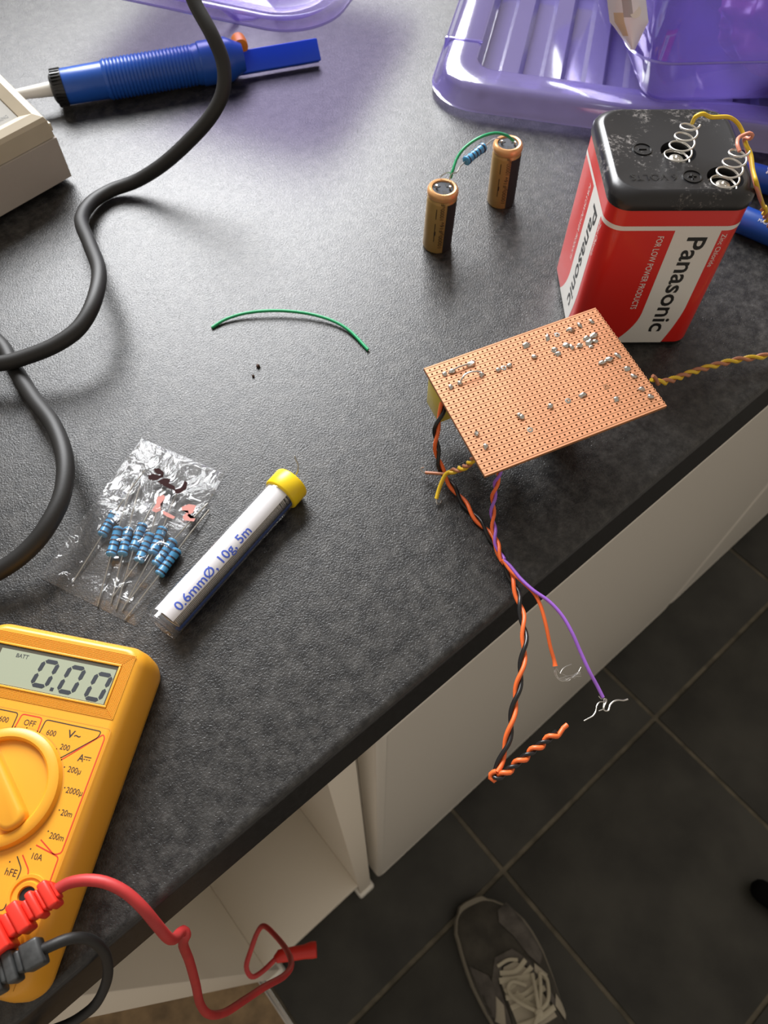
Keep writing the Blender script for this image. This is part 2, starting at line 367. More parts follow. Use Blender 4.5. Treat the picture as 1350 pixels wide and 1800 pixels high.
# open narrow cabinet under the worktop
oc = empty('open_cabinet', 'narrow doorless white base cabinet with an empty shelf under the worktop', 'cabinet', (-42, 75, FZ))
o3 = (-42, 75, FZ)
for x0, x1 in ((-130, -111.5), (28.8, 47.3)):
    sp = MB().box(x0, 75, -870, x1, 640, -TH-.5, b=.6).build('side_panel', M_panel, oc, o3)
    xm = (x0+x1)/2
    MB().box(xm-13, 70.5, -900, xm+13, 95, -866, b=4).build('foot', M_foot, oc, o3)
MB().box(-111.4, 76, -750, 28.7, 640, -728, b=.6).build('base_shelf', M_panel, oc, o3)
MB().box(47.6, 96, -870, 53, 640, -TH-.5).build('gap_shade_strip', M_gapdark, oc, o3)  # added dark strip stands in for the shade in the gap between cabinets
MB().box(-111.4, 622, -728, 28.7, 639, -TH-.5).build('back_panel', M_panel, oc, o3)
def door_cab(x0, x1, label):
    o3 = ((x0+x1)/2, 70, FZ); c = empty('base_cabinet', label, 'cabinet', o3)
    bx = MB(); bx.box(x0-2, 90, -795, x0+16, 640, -TH-.5, b=.5).box(x1-17, 90, -795, x1, 640, -TH-.5, b=.5).box(x0+16, 90, -795, x1-17, 640, -777).box(x0+16, 620, -777, x1-17, 640, -TH-.5).box(x0+16, 90, -60, x1-17, 640, -TH-.5)
    bx.build('carcass', M_white, c, o3)
    # slab door with a softly raised frame
    d = MB(); lev = []
    cx, cz, hw, hh = (x0+x1)/2, (-46-793)/2, (x1-x0-3)/2, (793-46)/2
    for hw_, y in ((0, 88), (0, 73.5), (-.7, 71.2), (-3, 69.6), (-6, 69), (-7, 69.5), (-8, 69.5)):
        lev.append([(cx+px, y, cz+pz) for px, pz in rsq(hw+hw_, hh+hw_, 3.5, 3)])
    loft(d, lev); d.build('door', M_white, c, o3, smooth=25)
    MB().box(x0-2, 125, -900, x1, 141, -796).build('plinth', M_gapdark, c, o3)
    return c
door_cab(55.5, 657, 'white cabinet with a wide plain door right of the open cabinet')
door_cab(660.5, 1260, 'white cabinet whose door edge shows at the right side of the photo')

# ------------------------------------------------------------------ shoe on the floor
def shoe():
    ax = Vector((-43, -142)).normalized(); toe = Vector((151, -34))
    o3 = (toe.x, toe.y, FZ)
    s = empty('canvas_shoe', 'worn grey canvas lace-up shoe on the dark floor tiles', 'shoe', o3, math.atan2(ax.y, ax.x))
    # local frame: x from the toe to the heel, y to the shoe's side (away from the cabinets), z up
    def hw(t):  # half width along the length (0..1) left / right
        k = [(0, 0), (.012, 15), (.04, 27), (.10, 40), (.2, 49), (.32, 52), (.45, 49), (.6, 42), (.75, 36), (.88, 34), (.96, 25), (1, 0)]
        for (a, b), (c, d) in zip(k, k[1:]):
            if t <= c: return b+(d-b)*(t-a)/(c-a)
    def ht(t):
        k = [(0, 18), (.03, 26), (.1, 38), (.2, 45), (.3, 53), (.45, 74), (.6, 92), (1, 98)]
        for (a, b), (c, d) in zip(k, k[1:]):
            if t <= c: return b+(d-b)*(t-a)/(c-a)
    Ln = 285; ts = [0.004, .012, .025, .045, .07, .10, .14, .18, .23, .28, .33, .38, .44, .5, .57, .65, .75, .85, .93, .975, .995]
    # skew: the tip lies nearer the big toe side
    sk = lambda t: -10*math.exp(-((t)/.12)**2)
    # sole
    so = MB(); out = [(t*Ln, sk(t)+hw(t)+3, ) for t in ts]+[(t*Ln, sk(t)-hw(t)-3) for t in reversed(ts)]
    out = [(x-3 if x < 5 else x, y) for x, y in out]
    rings = []
    for ins, z in ((2, 0), (0, 3), (0, 20), (1.5, 22.5), (5, 23)):
        cxm = Ln/2; rings.append([(cxm+(x-cxm)*(1-ins/140), y*(1-ins/50), z) for x, y in out])
    loft(so, rings); so.build('sole', M_rubber, s)
    up = MB(); rings = []
    for t in ts:
        r = []; W_ = hw(t); Hh = ht(t)
        for k in range(17):
            a = math.pi*k/16; c, sn = math.cos(a), math.sin(a)
            r.append((t*Ln+1, sk(t)+W_*math.copysign(abs(c)**.72, c), 20+(Hh-20)*sn**.85+ (0 if t > .3 else 0)))
        rings.append(r)
    n = len(rings); m = 17
    up.add([p for r in rings for p in r], [(j*m+i, j*m+i+1, (j+1)*m+i+1, (j+1)*m+i) for j in range(n-1) for i in range(m-1)]+[tuple(range(m)), tuple(range((n-1)*m, n*m))[::-1]])
    up.build('upper', M_canvas, s, smooth=60)
    def surf(x, y, off=1.0):
        t = max(.005, min(.99, x/Ln)); W_ = hw(t); c = max(-1, min(1, (y-sk(t))/W_)); c = math.copysign(abs(c)**(1/.72), c)
        return Vector((x, y, 20+(ht(t)-20)*math.sqrt(max(0, 1-c*c))**.85+off))
    def patch(poly, m_, name, off=1.2):
        # a stitched-on panel following the upper
        bm = bmesh.new(); vs_ = [bm.verts.new((x, y, 0)) for x, y in poly]; bm.faces.new(vs_)
        bmesh.ops.triangulate(bm, faces=bm.faces[:]); 
        bmesh.ops.subdivide_edges(bm, edges=bm.edges[:], cuts=3, use_grid_fill=True)
        for v in bm.verts: v.co = surf(v.co.x, v.co.y, off)
        g = bmesh.ops.extrude_face_region(bm, geom=bm.faces[:])
        for e in g['geom']:
            if isinstance(e, bmesh.types.BMVert): e.co.z -= 1.5
        bm.verts.index_update(); mb = MB().add([tuple(v.co) for v in bm.verts], [tuple(v.index for v in f.verts) for f in bm.faces]); bm.free()
        return mb.build(name, m_, s, smooth=50)
    patch([(22, 44-8), (45, 45), (95, 50), (105, 36), (88, 28), (62, 22), (40, 12), (26, 18)], M_canvas2, 'side_panel')
    patch([(70, -48), (130, -50), (140, -36), (110, -28), (88, -32)], M_canvas2, 'side_panel')
    patch([(74, -14), (74, 12), (95, 26), (150, 34), (150, 27), (100, 20), (86, 8), (86, -10), (100, -24), (150, -32), (150, -38), (95, -30)], M_canvas2, 'eyestay', 1.8)
    patch([(88, -9), (88, 9), (102, 18), (160, 24), (160, -26), (102, -21)], M_shoeW, 'tongue', 1.5)
    for pl in ([(100, 30), (118, 40), (124, 33), (108, 25)], [(140, 38), (164, 44), (168, 33), (150, 29)], [(112, -34), (138, -46), (146, -38), (124, -30)], [(150, -34), (168, -44), (178, -38), (164, -30)]):
        patch(pl, M_shoeW, 'pale_stripe', 2.2)
    def ribbon(pts, wd=4.2, th=1.6, lift=3.5):
        P = catmull([surf(p[0], p[1], (p[2] if len(p) > 2 else lift)) for p in pts], 3); mbr = MB(); rg = []
        for i, p in enumerate(P):
            T = (P[min(i+1, len(P)-1)]-P[max(i-1, 0)]).normalized(); S = T.cross(Vector((0, 0, 1))).normalized(); U = S.cross(T)
            rg.append([tuple(p+S*(wd/2*c)+U*(th/2*q)) for c, q in ((1, -.4), (1, .4), (.6, 1), (-.6, 1), (-1, .4), (-1, -.4), (-.6, -1), (.6, -1))])
        loft(mbr, rg); mbr.build('lace', M_lace, s, smooth=60)
    ribbon([(84, -16), (83, 0), (88, 12)]); ribbon([(92, -17), (98, 2), (92, 21)], 6)
    ribbon([(99, -22), (106, 0), (112, 22)], 7); ribbon([(112, -22), (108, 2), (102, 24)], 6)
    ribbon([(118, -24), (124, 0), (118, 26)], 6); ribbon([(130, -24), (130, 0), (128, 27)], 6); ribbon([(118, -10), (138, 0), (150, 20)], 7)
    ribbon([(146, 4, 8), (128, -12, 9), (112, -18, 8), (106, -8, 7), (116, 6, 7)], 4.5, 2.4)   # bow loop
    ribbon([(146, 4, 8), (140, 22, 9), (122, 34, 8), (112, 30, 7), (124, 22, 7), (146, 6, 9)], 4.5, 2.4)
    ribbon([(146, 4, 10), (128, 12, 10), (108, 20, 6)], 4.2, 2); ribbon([(146, 4, 10), (160, -14, 10), (176, -30, 7)], 4.5, 2.2)
    ribbon([(150, -26, 5), (152, 0, 6), (150, 26, 5)], 7, 3)
    MB().box(140, 0, 0, 150, 9, 7, b=2.5).v and None
    k = MB(); k.lathe([(1, -4), (4.5, -2.5), (5.5, 0), (4.5, 2.5), (1, 4)], 10, M=Matrix.Translation(surf(147, 4, 8))); k.build('lace_knot', M_lace, s)
shoe()
# dark rounded foot of a chair that just enters the picture
cf = empty('chair_foot', 'black rounded tip poking in over the tiles at the right edge', 'chair', (*at(1350, 1580, FZ+16)[:2], FZ))
a_, b_ = at(1322, 1553, FZ+16), at(1450, 1650, FZ+16)
M_jet = mat('jet_black', (.002, .002, .002), .9, spec=.1)
p0 = Vector(cf['org'])
MB().tube([a_+(b_-a_)*t for t in (0, .03, .08, .16, 1)], [3, 10, 14, 16, 16], 16).build('rubber_tip', M_jet, cf, p0)

# ------------------------------------------------------------------ soldering station, bottom corner at its front right
stn = empty('soldering_station', 'cream soldering station box with a grey front panel at the left edge', 'soldering station', (131.7, 468.4, 0), R_(7.3))
# local: x to the right (0 at the right side), y away, sloping top
W_, D_ = 150, 130
def slope(y, z0): return z0+y*.30
def wedge(x0, x1, y0, y1, z0, zt, ins=0):
    return [(x0, y0, z0), (x1, y0, z0), (x1, y1, z0), (x0, y1, z0), (x0+ins, y0+ins, slope(y0, zt)), (x1-ins, y0+ins, slope(y0, zt)), (x1-ins, y1-ins, slope(y1, zt)), (x0+ins, y1-ins, slope(y1, zt))]
HEX = [(3, 2, 1, 0), (4, 5, 6, 7), (0, 1, 5, 4), (1, 2, 6, 5), (2, 3, 7, 6), (3, 0, 4, 7)]
lb = MB(); lb.add(wedge(-W_, 0, 0, D_, 4, 31.2), HEX); b_ = lb.build('lower_case', M_cream2, stn, smooth=0)
lb = MB(); v1 = [(-W_+.6, .6, 32), (-.6, .6, 32), (-.6, D_, slope(D_, 32)), (-W_+.6, D_, slope(D_, 32))]
def ring_at(i, zt): return [(-W_+i, i, slope(i, zt)), (-i, i, slope(i, zt)), (-i, D_-i, slope(D_-i, zt)), (-W_+i, D_-i, slope(D_-i, zt))]
rings = [v1, ring_at(1.2, 42), ring_at(2.4, 44), ring_at(6.5, 45), ring_at(12.5, 41.5), ring_at(12.8, 40.2)]
loft(lb, rings); lb.build('top_cover', M_cream, stn, smooth=0)
pn = MB(); r0 = ring_at(13.1, 40.4); r1 = ring_at(13.1, 41.0); loft(pn, [r0, r1]); pn.build('front_panel', M_panelgrey, stn, smooth=0)
text('SOLDERING', 2.4, M_textgrey, stn, lambda x, y, h: (x-17, 15.5+y, slope(15.5+y, 41.0)+h+.05), xs=.8, align='RIGHT')
for x in (-12, -138):
    for y in (12, 118): MB().lathe([(6, 0), (6.5, 1), (6.5, 4)], 16, M=Matrix.Translation((x, y, 0))).build('foot', M_blackpl, stn)
MB().box(-.3, 3, 34, 1.2, 8, 39, b=.4).build('side_clip', M_cream, stn)

# ------------------------------------------------------------------ solder sucker
sA, sB = at(112, 157, 12), at(560, 77, 14)
sd = (sB-sA); sd.z = 0; sd.normalize(); so3 = (sA.x, sA.y, 0)
ss = empty('solder_sucker', 'blue plastic solder sucker with a ribbed grip lying across the back of the worktop', 'desoldering pump', so3)
M0 = axisM((sA.x, sA.y, 12.2), sd)
def along(px, py, z=12): return (at(px, py, z)-sA).dot(sd)
x1, x2, x3, x4, x5 = along(188, 143), along(345, 112), along(410, 98), along(425, 97), along(558, 77)
pf = [(9.5, 1), (11.2, 1.4), (11.4, 2), (11.8, x1-1), (12.4, x1-.6), (12.6, x1)]
k = x1
while k < x2-2.5:
    pf += [(12.7, k+.5), (13.1, k+.9), (13.1, k+1.8), (12.4, k+2.1)]; k += 2.5
pf += [(13.2, x2), (13.2, x2+2), (14.2, x2+3), (14.4, x3-5), (12, x3-.5), (9, x4)]
M0b = axisM((sA.x, sA.y, 13.6), sd); 
MB().lathe(pf, 40, M=M0b).build('barrel', M_blue, ss, so3)
nr = MB(); nr.lathe([(7.5, -7.5), (9.5, -6.5), (11.8, 1.2), (11.8, 1.4), (9, 1.5)], 40, M=M0b)
for i in range(30):
    a = 2*math.pi*i/30; Mr = M0b @ Matrix.Rotation(a, 4, 'Z')
    nr.box(9.9, -.45, -5.5, 12.1, .45, 1.2, M=Mr)
nr.build('end_ring', M_blackpl, ss, so3)
MB().lathe([(2.4, -40), (2.9, -38), (4.7, -9), (4.9, -6.6), (3, -6.2)], 20, M=M0b).build('nozzle', M_nozzle, ss, so3)
# flat paddle (cocking guard) beyond the barrel, button
Mp = axisM((sA.x, sA.y, 11.5), sd)
side = Vector((0, 0, 1)).cross(sd)      # horizontally across the tool
pd = MB(); L0, L1 = x3-6, x5
pp = [(0, -8.5), (0, 8.5), (L1-L0-2, 8.5), (L1-L0, 6.5), (L1-L0, -6.5), (L1-L0-2, -8.5)]
mm = Matrix((sd, side, Vector((0, 0, 1)))).transposed().to_4x4(); mm.translation = Vector((sA.x, sA.y, 10))+sd*L0
mm2 = mm @ Matrix.Rotation(R_(48), 4, 'X')
pd.box(0, -7.5, -1.3, L1-L0, 7.5, 1.3, b=1.0, M=mm2).box(0, -7.5, -5, L1-L0-1, -5.6, 1.2, b=.7, M=mm2).box(0, 5.6, -5, L1-L0-1, 7.5, 1.2, b=.7, M=mm2)
pd.build('paddle', M_blue2, ss, so3)
bt = MB(); bt.lathe([(3, -5.5), (5.2, -5), (5.6, 0), (5.2, 5), (3, 5.5)], 24, M=axisM(at(421, 76, 19), side, sd)); bt.build('release_button', M_or_pl, ss, so3)
MB().lathe([(2, 0), (2.3, 3), (1.8, 4)], 14, M=axisM(at(376, 62, 22), Vector((0, 0, 1)), sd)).build('stop_pin', M_or_pl, ss, so3)
MB().lathe([(.9, 0), (.9, 14)], 10, M=axisM(Vector((sA.x, sA.y, 14))+sd*(x3-2)+side*4, sd)).build('plunger_rod', M_metal, ss, so3)

# ------------------------------------------------------------------ black mains cable, one cable looping out of frame on the left
cp = [at(322, -60, 108), at(340, 0, 96), at(372, 60, 84), at(392, 110, 72), at(392, 160, 60), at(370, 205, 48), at(330, 250, 34), at(285, 290, 20), at(240, 318, 9), at(195, 335, 5.2), at(160, 357, 6.5), at(143, 388, 11), at(158, 430, 18), at(174, 478, 24), at(165, 530, 26), at(140, 575, 24), at(100, 605, 21), at(50, 626, 18), at(0, 639, 16), at(-70, 642, 14), at(-120, 620, 10), at(-110, 580, 6), at(-50, 570, 5), at(0, 604, 6), at(24, 645, 8), at(60, 702, 14), at(95, 750, 19), at(114, 808, 22), at(110, 868, 22), at(85, 922, 20), at(50, 966, 16), at(0, 1003, 12), at(-70, 1035, 8)]
o3 = cp[9].copy(); o3.z = 0
cb = MB().tube(catmull(cp, 2.5), 4.2, 14).build('power_cable', M_cable, None, o3, smooth=60)
tag(cb, 'thick black rubber cable curving over the left side of the worktop', 'cable')

# ------------------------------------------------------------------ green wire offcut and crumbs
gw = [at(372, 576, .8), at(395, 562, 1.6), at(425, 552, 2.4), at(460, 547, 3), at(500, 546.5, 3), at(545, 552, 2.6), at(585, 564, 2), at(615, 582, 1.4), at(647, 615, .8)]
o3 = gw[4].copy(); o3.z = 0
g = empty('green_wire', 'short green insulated wire offcut lying alone in the middle of the worktop', 'wire', o3)
MB().tube(catmull(gw, 1.2), .92, 10).build('insulation', M_green_w, g, o3, smooth=60)
MB().tube([gw[-1], gw[-1]+(gw[-1]-gw[-2]).normalized()*1.2], .3, 6).build('wire_end', M_tin, g, o3)
for i, (px, py, s_) in enumerate(((454, 643, 1.1), (445, 661, .8))):
    bm = bmesh.new(); bmesh.ops.create_icosphere(bm, subdivisions=2, radius=s_)
    for v in bm.verts: v.co *= .7+.5*noise.noise(v.co*1.3+Vector((i*5, 0, 0)))+.3
    bm.verts.index_update(); q = MB().add([tuple(v.co+at(px, py, s_*.7)) for v in bm.verts], [tuple(v.index for v in f.verts) for f in bm.faces]); bm.free()
    tag(q.build('crumb', M_crumb, None, at(px, py, 0)), ['larger brown crumb on the worktop below the green wire', 'smaller brown crumb nearest the solder tube side below the green wire'][i], 'crumb', 'brown crumbs on the worktop')

# ------------------------------------------------------------------ capacitor pair
def capacitors():
    c1, c2 = Vector((274.2, 269.0, 0)), Vector((334.0, 273.0, 0))
    root = empty('capacitor_pair', 'two gold electrolytic capacitors joined by a resistor and a green wire', 'capacitors', c1)
    rg = Vector((.756, -.655, 0))
    for i, (c, tilt) in enumerate(((c1, 1.6), (c2, -1.2))):
        base = math.atan2(-c.y, -c.x)       # facing the camera side
        H_ = 40.5
        Mt = Matrix.Translation(c) @ Matrix.Rotation(R_(tilt), 4, Vector((.655, .756, 0))) @ Matrix.Rotation(base, 4, 'Z')
        can = MB().lathe([(7.6, 0), (8.4, .3), (8.8, 1.2), (8.8, 34), (8.5, 35), (8.0, 35.8), (8.0, 36.5), (8.6, 37.5), (8.8, 38.5), (8.8, 38.7)], 48, M=Mt).build('can', M_capgold, root, c1)
        # dark polarity stripe wrapping the right side, thin print
        def wrap(a0, a1, z0, z1, r, m_, nm, n=12):
            mb = MB(); vs_ = [(rr*math.cos(a0+(a1-a0)*k/n), rr*math.sin(a0+(a1-a0)*k/n), z) for rr in (r, r-.3) for z in (z0, z1) for k in range(n+1)]
            w_ = n+1; fs = [(k, k+1, w_+k+1, w_+k) for k in range(n)]
            mb.add([tuple(Mt @ Vector(v)) for v in vs_], fs); return mb.build(nm, m_, can, c1)
        wrap(R_(24), R_(100), .8, 34.5, 8.9, M_bung2, 'polarity_stripe')
        def fn(ang):
            return lambda x, y, h: tuple(Mt @ Vector((9.0*math.cos(ang-y/9), 9.0*math.sin(ang-y/9), x)) - c1)
        def fr(ang):  # reading upwards
            return lambda x, y, h: tuple(Mt @ Vector((8.93*math.cos(ang-y/8.9), 8.93*math.sin(ang-y/8.9), x)) - c1)
        text('10000µF16v', 2.5, M_capink, can, fr(R_(19)), maxw=19, sub=True).location = (0, 0, .004)
        text('10000µF', 2.5, M_capink, can, fr(R_(19)), maxw=11, sub=True).location = (0, 0, .0245)
        for z0, ln in ((9, 13), (25, 7)):
            wrap(R_(-17), R_(-14), z0, z0+ln, 8.88, M_capink, 'fine_print', 2)
        wrap(R_(-14), R_(-11), 13.5, 16.5, 8.88, M_capink, 'fine_print', 2)
        MB().lathe([(8.85, 36.8), (9.1, 37.4), (9.1, 39.2), (8.7, 40.3), (7.6, 41), (6.5, 40.8), (6.2, 39.8), (6.2, 38.8)], 40, M=Mt, cap=False).build('crimp_rim', M_caporange, root, c1)
        bu = MB().lathe([(.2, 38.7), (6.25, 38.7), (6.25, 39.7), (5.9, 40.0), (.2, 40.05)], 32, M=Mt).build('rubber_bung', M_bung, root, c1)
        for aa in (20, 140, 250):
            Mx = Mt @ Matrix.Rotation(R_(aa), 4, 'Z')
            MB().prism([(2, -.9), (5.6, -1.6), (5.8, 1.2), (3.4, 1.4)], 40.05, 40.35, M=Mx).build('bung_recess', M_bung2, bu, c1)
        for sgn in (1, -1):
            q = Mt @ Vector((.6, 3.9*sgn, 40)); MB().tube([q, q+Vector((0, 0, 2.4))], .65, 8).build('terminal', M_solder, bu, c1)
    z = 47
    r0, r1 = at(818, 284, 46), at(851, 258, 47); d = (r1-r0).normalized()
    resistor_parts(root, c1, r0, r1, [at(790, 316, 42), at(794, 305, 45.5), at(803, 303, 44.6), at(808, 294, 46)], [at(858, 252, 47), at(868, 244, 46), at(878, 243, 43)], 2.7)
    MB().tube(catmull([at(792, 313, 42.5), at(796, 300, 46), at(804, 277, 50), at(820, 257, 54), at(845, 241, 56), at(870, 234, 54), at(890, 238, 50), at(902, 247, 44)], 1.2), .85, 10).build('jumper_wire', M_green_w, root, c1, smooth=60)
    MB().tube(catmull([at(774, 312, 41.5), at(780, 306, 43.5), at(790, 303, 44), at(796, 307, 43)], 1), .35, 6).build('lead', M_tin, root, c1)
def res_profile(L, r):
    e = 1.9
    return [(r*.35, 0), (r*.8, .1), (r, .6), (r, e), (r*.9, e+.5), (r*.88, L/2), (r*.9, L-e-.5), (r, L-e), (r, L-.6), (r*.8, L-.1), (r*.35, L)]
def resistor_parts(root, o3, a, b, leadA, leadB, r, bands=(.12, .34, .5, .66, .88)):
    d = b-a; L = d.length; Mx = axisM(a, d)
    body = MB().lathe(res_profile(L, r), 20, M=Mx).build('body', M_res, root, o3)
    for t in bands:
        rr = r*(1.02 if t < .18 or t > .82 else .92)
        MB().lathe([(rr-.25, t*L-.45), (rr, t*L-.42), (rr, t*L+.42), (rr-.25, t*L+.45)], 20, M=Mx, cap=False).build('colour_band', M_band, body, o3)
    MB().tube(catmull([a]+leadA[::-1] if (leadA[-1]-a).length < (leadA[0]-a).length else [a]+leadA, 1.5), .36, 6).build('lead', M_tin, root, o3)
    MB().tube(catmull([b]+leadB, 1.5), .36, 6).build('lead', M_tin, root, o3)
capacitors()

# ------------------------------------------------------------------ lantern battery
def battery():
    cx, cy, th = 322.3, 163.05, R_(50.25)
    b = empty('lantern_battery', 'red and white six volt lantern battery with coil spring terminals on its black top', 'battery', (cx, cy, 0), th+math.pi/2+math.pi)
    # local frame: x = along the front face to the right, y = to the back, z up.  front face normal = -y
    b.rotation_euler = (0, 0, R_(320.25))
    hs, r = 33.5, 9.2
    sq = lambda h, rr, z: [(x, y, z) for x, y in rsq(h, h, rr, 8)]
    cs = MB(); loft(cs, [sq(32.4, 8.5, 2), sq(33.5, r, 3), sq(33.5, r, 91.5), sq(33, r, 92)]); cs.build('casing', M_red, b)
    bs = MB(); loft(bs, [sq(32, 8.5, 0), sq(33, 9, .6), sq(33.2, 9, 2.4), sq(32.4, 8.5, 2.6)]); bs.build('bottom_plate', M_blackpl, b)
    ld = MB(); loft(ld, [sq(33.2, r, 90.6), sq(34.1, 10, 90.7), sq(34.4, 10.5, 92), sq(34.4, 11, 95), sq(33.9, 11.5, 96.8), sq(32.8, 12, 98.3), sq(31.2, 12, 99.3), sq(30.2, 12, 99.5), sq(29.6, 11.5, 99.3), sq(10, 6, 99.3)])
    lid = ld.build('lid', M_dusty, b, smooth=50)
    springs = ((.8, 4.0), (18.6, 23.4-47.2+.0))
    springs = ((.8, -4.0), (18.6, -23.4))
    for sx, sy in springs:
        cut = MB().lathe([(8.4, 93.5), (8.4, 104)], 32, M=Matrix.Translation((sx+.6, sy+1.2, 0))).build('cut', M_blackpl, b)
        bool_cut(lid, cut)
    # perimeter coordinate s measured from the middle of the front face, running to the image right
    per_flat = 2*(hs-r); arc = r*math.pi/2
    def wrap(s, z, h=.08):
        # returns local point on the casing at perimeter s
        side = per_flat+arc; s0 = s+per_flat/2; k = math.floor(s0/side); u = s0-k*side
        rot = Matrix.Rotation(k*math.pi/2, 3, 'Z')
        if u <= per_flat: p = Vector((-per_flat/2+u, -(hs+h), z))
        else:
            a = (u-per_flat)/r; p = Vector((per_flat/2+(r+h)*math.sin(a), -(hs-r)-(r+h)*math.cos(a), z))
        p = rot @ p; return (p.x, p.y, z)
    def strip(left, right, z0, z1, name, m_, h=.06, n=40):
        mb = MB(); vs_ = []; cols = 14
        for i in range(n+1):
            z = z0+(z1-z0)*i/n; l, rr = left(z), right(z)
            vs_ += [wrap(l+(rr-l)*j/cols, z, h) for j in range(cols+1)]
        c = cols+1; mb.add(vs_, [(i*c+j, i*c+j+1, (i+1)*c+j+1, (i+1)*c+j) for i in range(n) for j in range(cols)]); return mb.build(name, m_, b)
    side = per_flat+arc
    nn = 96; mb = MB(); tot = 4*side; vs_ = [wrap(-per_flat/2+tot*i/nn, z, .06) for i in range(nn+1) for z in (79.1, 81.6)]
    # exact corners come from many samples
    nn = 160; vs_ = [wrap(-per_flat/2+tot*i/nn, z, .09) for i in range(nn+1) for z in (79.1, 81.6)]
    mb.add(vs_, [(2*i, 2*i+2, 2*i+3, 2*i+1) for i in range(nn)]); mb.build('white_line', M_bwhite, b)
    def fl(z): # left edge of the white band flares left near the bottom
        return .5-(0 if z > 26 else 11*((26-z)/24)**2.0)
    def fr(z): return 22.7-(0 if z > 30 else 5.2*((30-z)/28)**1.6)
    for k in range(4):
        strip(lambda z: fl(z)+k*side, lambda z: fr(z)+k*side, 2.6, 79.2, 'white_band', M_bwhite)
        # lettering reads downwards: print x -> -z, print y -> +s
        f = lambda s0, z0: (lambda x, y, h: wrap(s0+y+k*side, z0-x, .12))
        text('Panasonic', 9.6, M_bblack, b, f(8.2, 76), bold=.018, maxw=64)
        if k in (0, 3):
            text('FOR LOW POWER PRODUCTS', 3.2, M_bwhite, b, f(-6.8, 76), maxw=47.5, bold=.004)
            text('Zinc Chloride', 2.6, M_bwhite, b, f(23.9, 77), maxw=20)
    # embossed marks on the lid, seen upside down from the front
    emb = lambda x0, y0: (lambda x, y, h: (x0-x, y0-y, 99.3+h))
    M_emb = M_blackpl
    text('6 VOLTS', 4.6, M_emb, b, emb(-3, -19.2), maxw=21.5, depth=.45, name='embossed_lettering')
    for (x, y, plus) in ((-15.4, -.8, 0), (4, -21.2, 1)):
        t = MB(); t.lathe([(4.0, 99.25), (4.0, 99.8), (4.6, 99.8), (4.6, 99.25)], 28, M=Matrix.Translation((x, y, 0)), cap=False)
        t.box(x-1.9, y-.3, 99.2, x+1.9, y+.3, 99.8)
        if plus: t.box(x-.3, y-1.9, 99.2, x+.3, y+1.9, 99.8)
        t.build('polarity_mark', M_emb, b)
    for i, (sx, sy) in enumerate(springs):
        pts = []
        turns = 4.8; N_ = 130
        for k in range(N_+1):
            t = k/N_; a = 2*math.pi*turns*t+.8; rr = 7.0-3.1*t if t > .15 else 7.0
            z = 95.6+ (t*3 if t < .2 else .6+(t-.2)*23.5)
            pts.append((sx+rr*math.cos(a)+t*1.0, sy+rr*math.sin(a)-t*.5, z))
        sp = MB().tube(pts, .5, 8).build('spring_terminal', M_metal, b, smooth=60)
        MB().lathe([(1.4, 93.4), (5.4, 93.6), (5.4, 94.4), (3.6, 94.8), (3.2, 96.6), (1.8, 96.9), (1.5, 95.9), (.2, 95.8)], 24, M=Matrix.Translation((sx+.3, sy+.3, 0))).build('contact_rivet', M_metal, b)
    return b
battery()

# yellow and brown twisted lead from the battery springs to the board, looping out of frame on the right
lead_o = Vector((395, 140, 0))
pl = empty('battery_lead', 'twisted yellow and brown wire pair running from the battery to the board', 'wire', lead_o)
ye = [at(1217, 216, 114), at(1223, 205, 118), at(1236, 200, 119), at(1250, 206, 117), at(1280, 206, 114), at(1296, 216, 111), at(1306, 234, 108), at(1312, 255, 106), at(1320, 272, 104), at(1324, 300, 102), at(1330, 322, 101), at(1336, 345, 88), at(1343, 365, 70)]
br = [at(1300, 266, 113), at(1296, 253, 114), at(1298, 243, 113), at(1306, 238, 112), at(1317, 234, 113), at(1323, 238, 112), at(1318, 244, 110), at(1308, 243, 108), at(1312, 262, 104), at(1319, 283, 102), at(1323, 305, 100.5), at(1331, 335, 97), at(1341, 362, 72)]
mid = [at(1342, 366, 70), at(1356, 400, 45), at(1400, 470, 20), at(1440, 540, 8), at(1420, 600, 6), at(1350, 624, 6), at(1290, 634, 8), at(1230, 650, 14), at(1180, 668, 24), at(1158, 672, 30), at(1146, 664, 36)]
MB().tube(catmull(ye, 1), .95, 8).build('yellow_wire', M_yellow_w, pl, lead_o, smooth=60)
MB().tube(catmull(br, 1), .85, 8).build('brown_wire', M_pink_w, pl, lead_o, smooth=60)
MB().tube(helixed(mid, .95, 16, 0), .95, 8).build('yellow_wire', M_yellow_w, pl, lead_o, smooth=60)
MB().tube(helixed(mid, .95, 16, math.pi), .95, 8).build('brown_wire', M_brown_w, pl, lead_o, smooth=60)

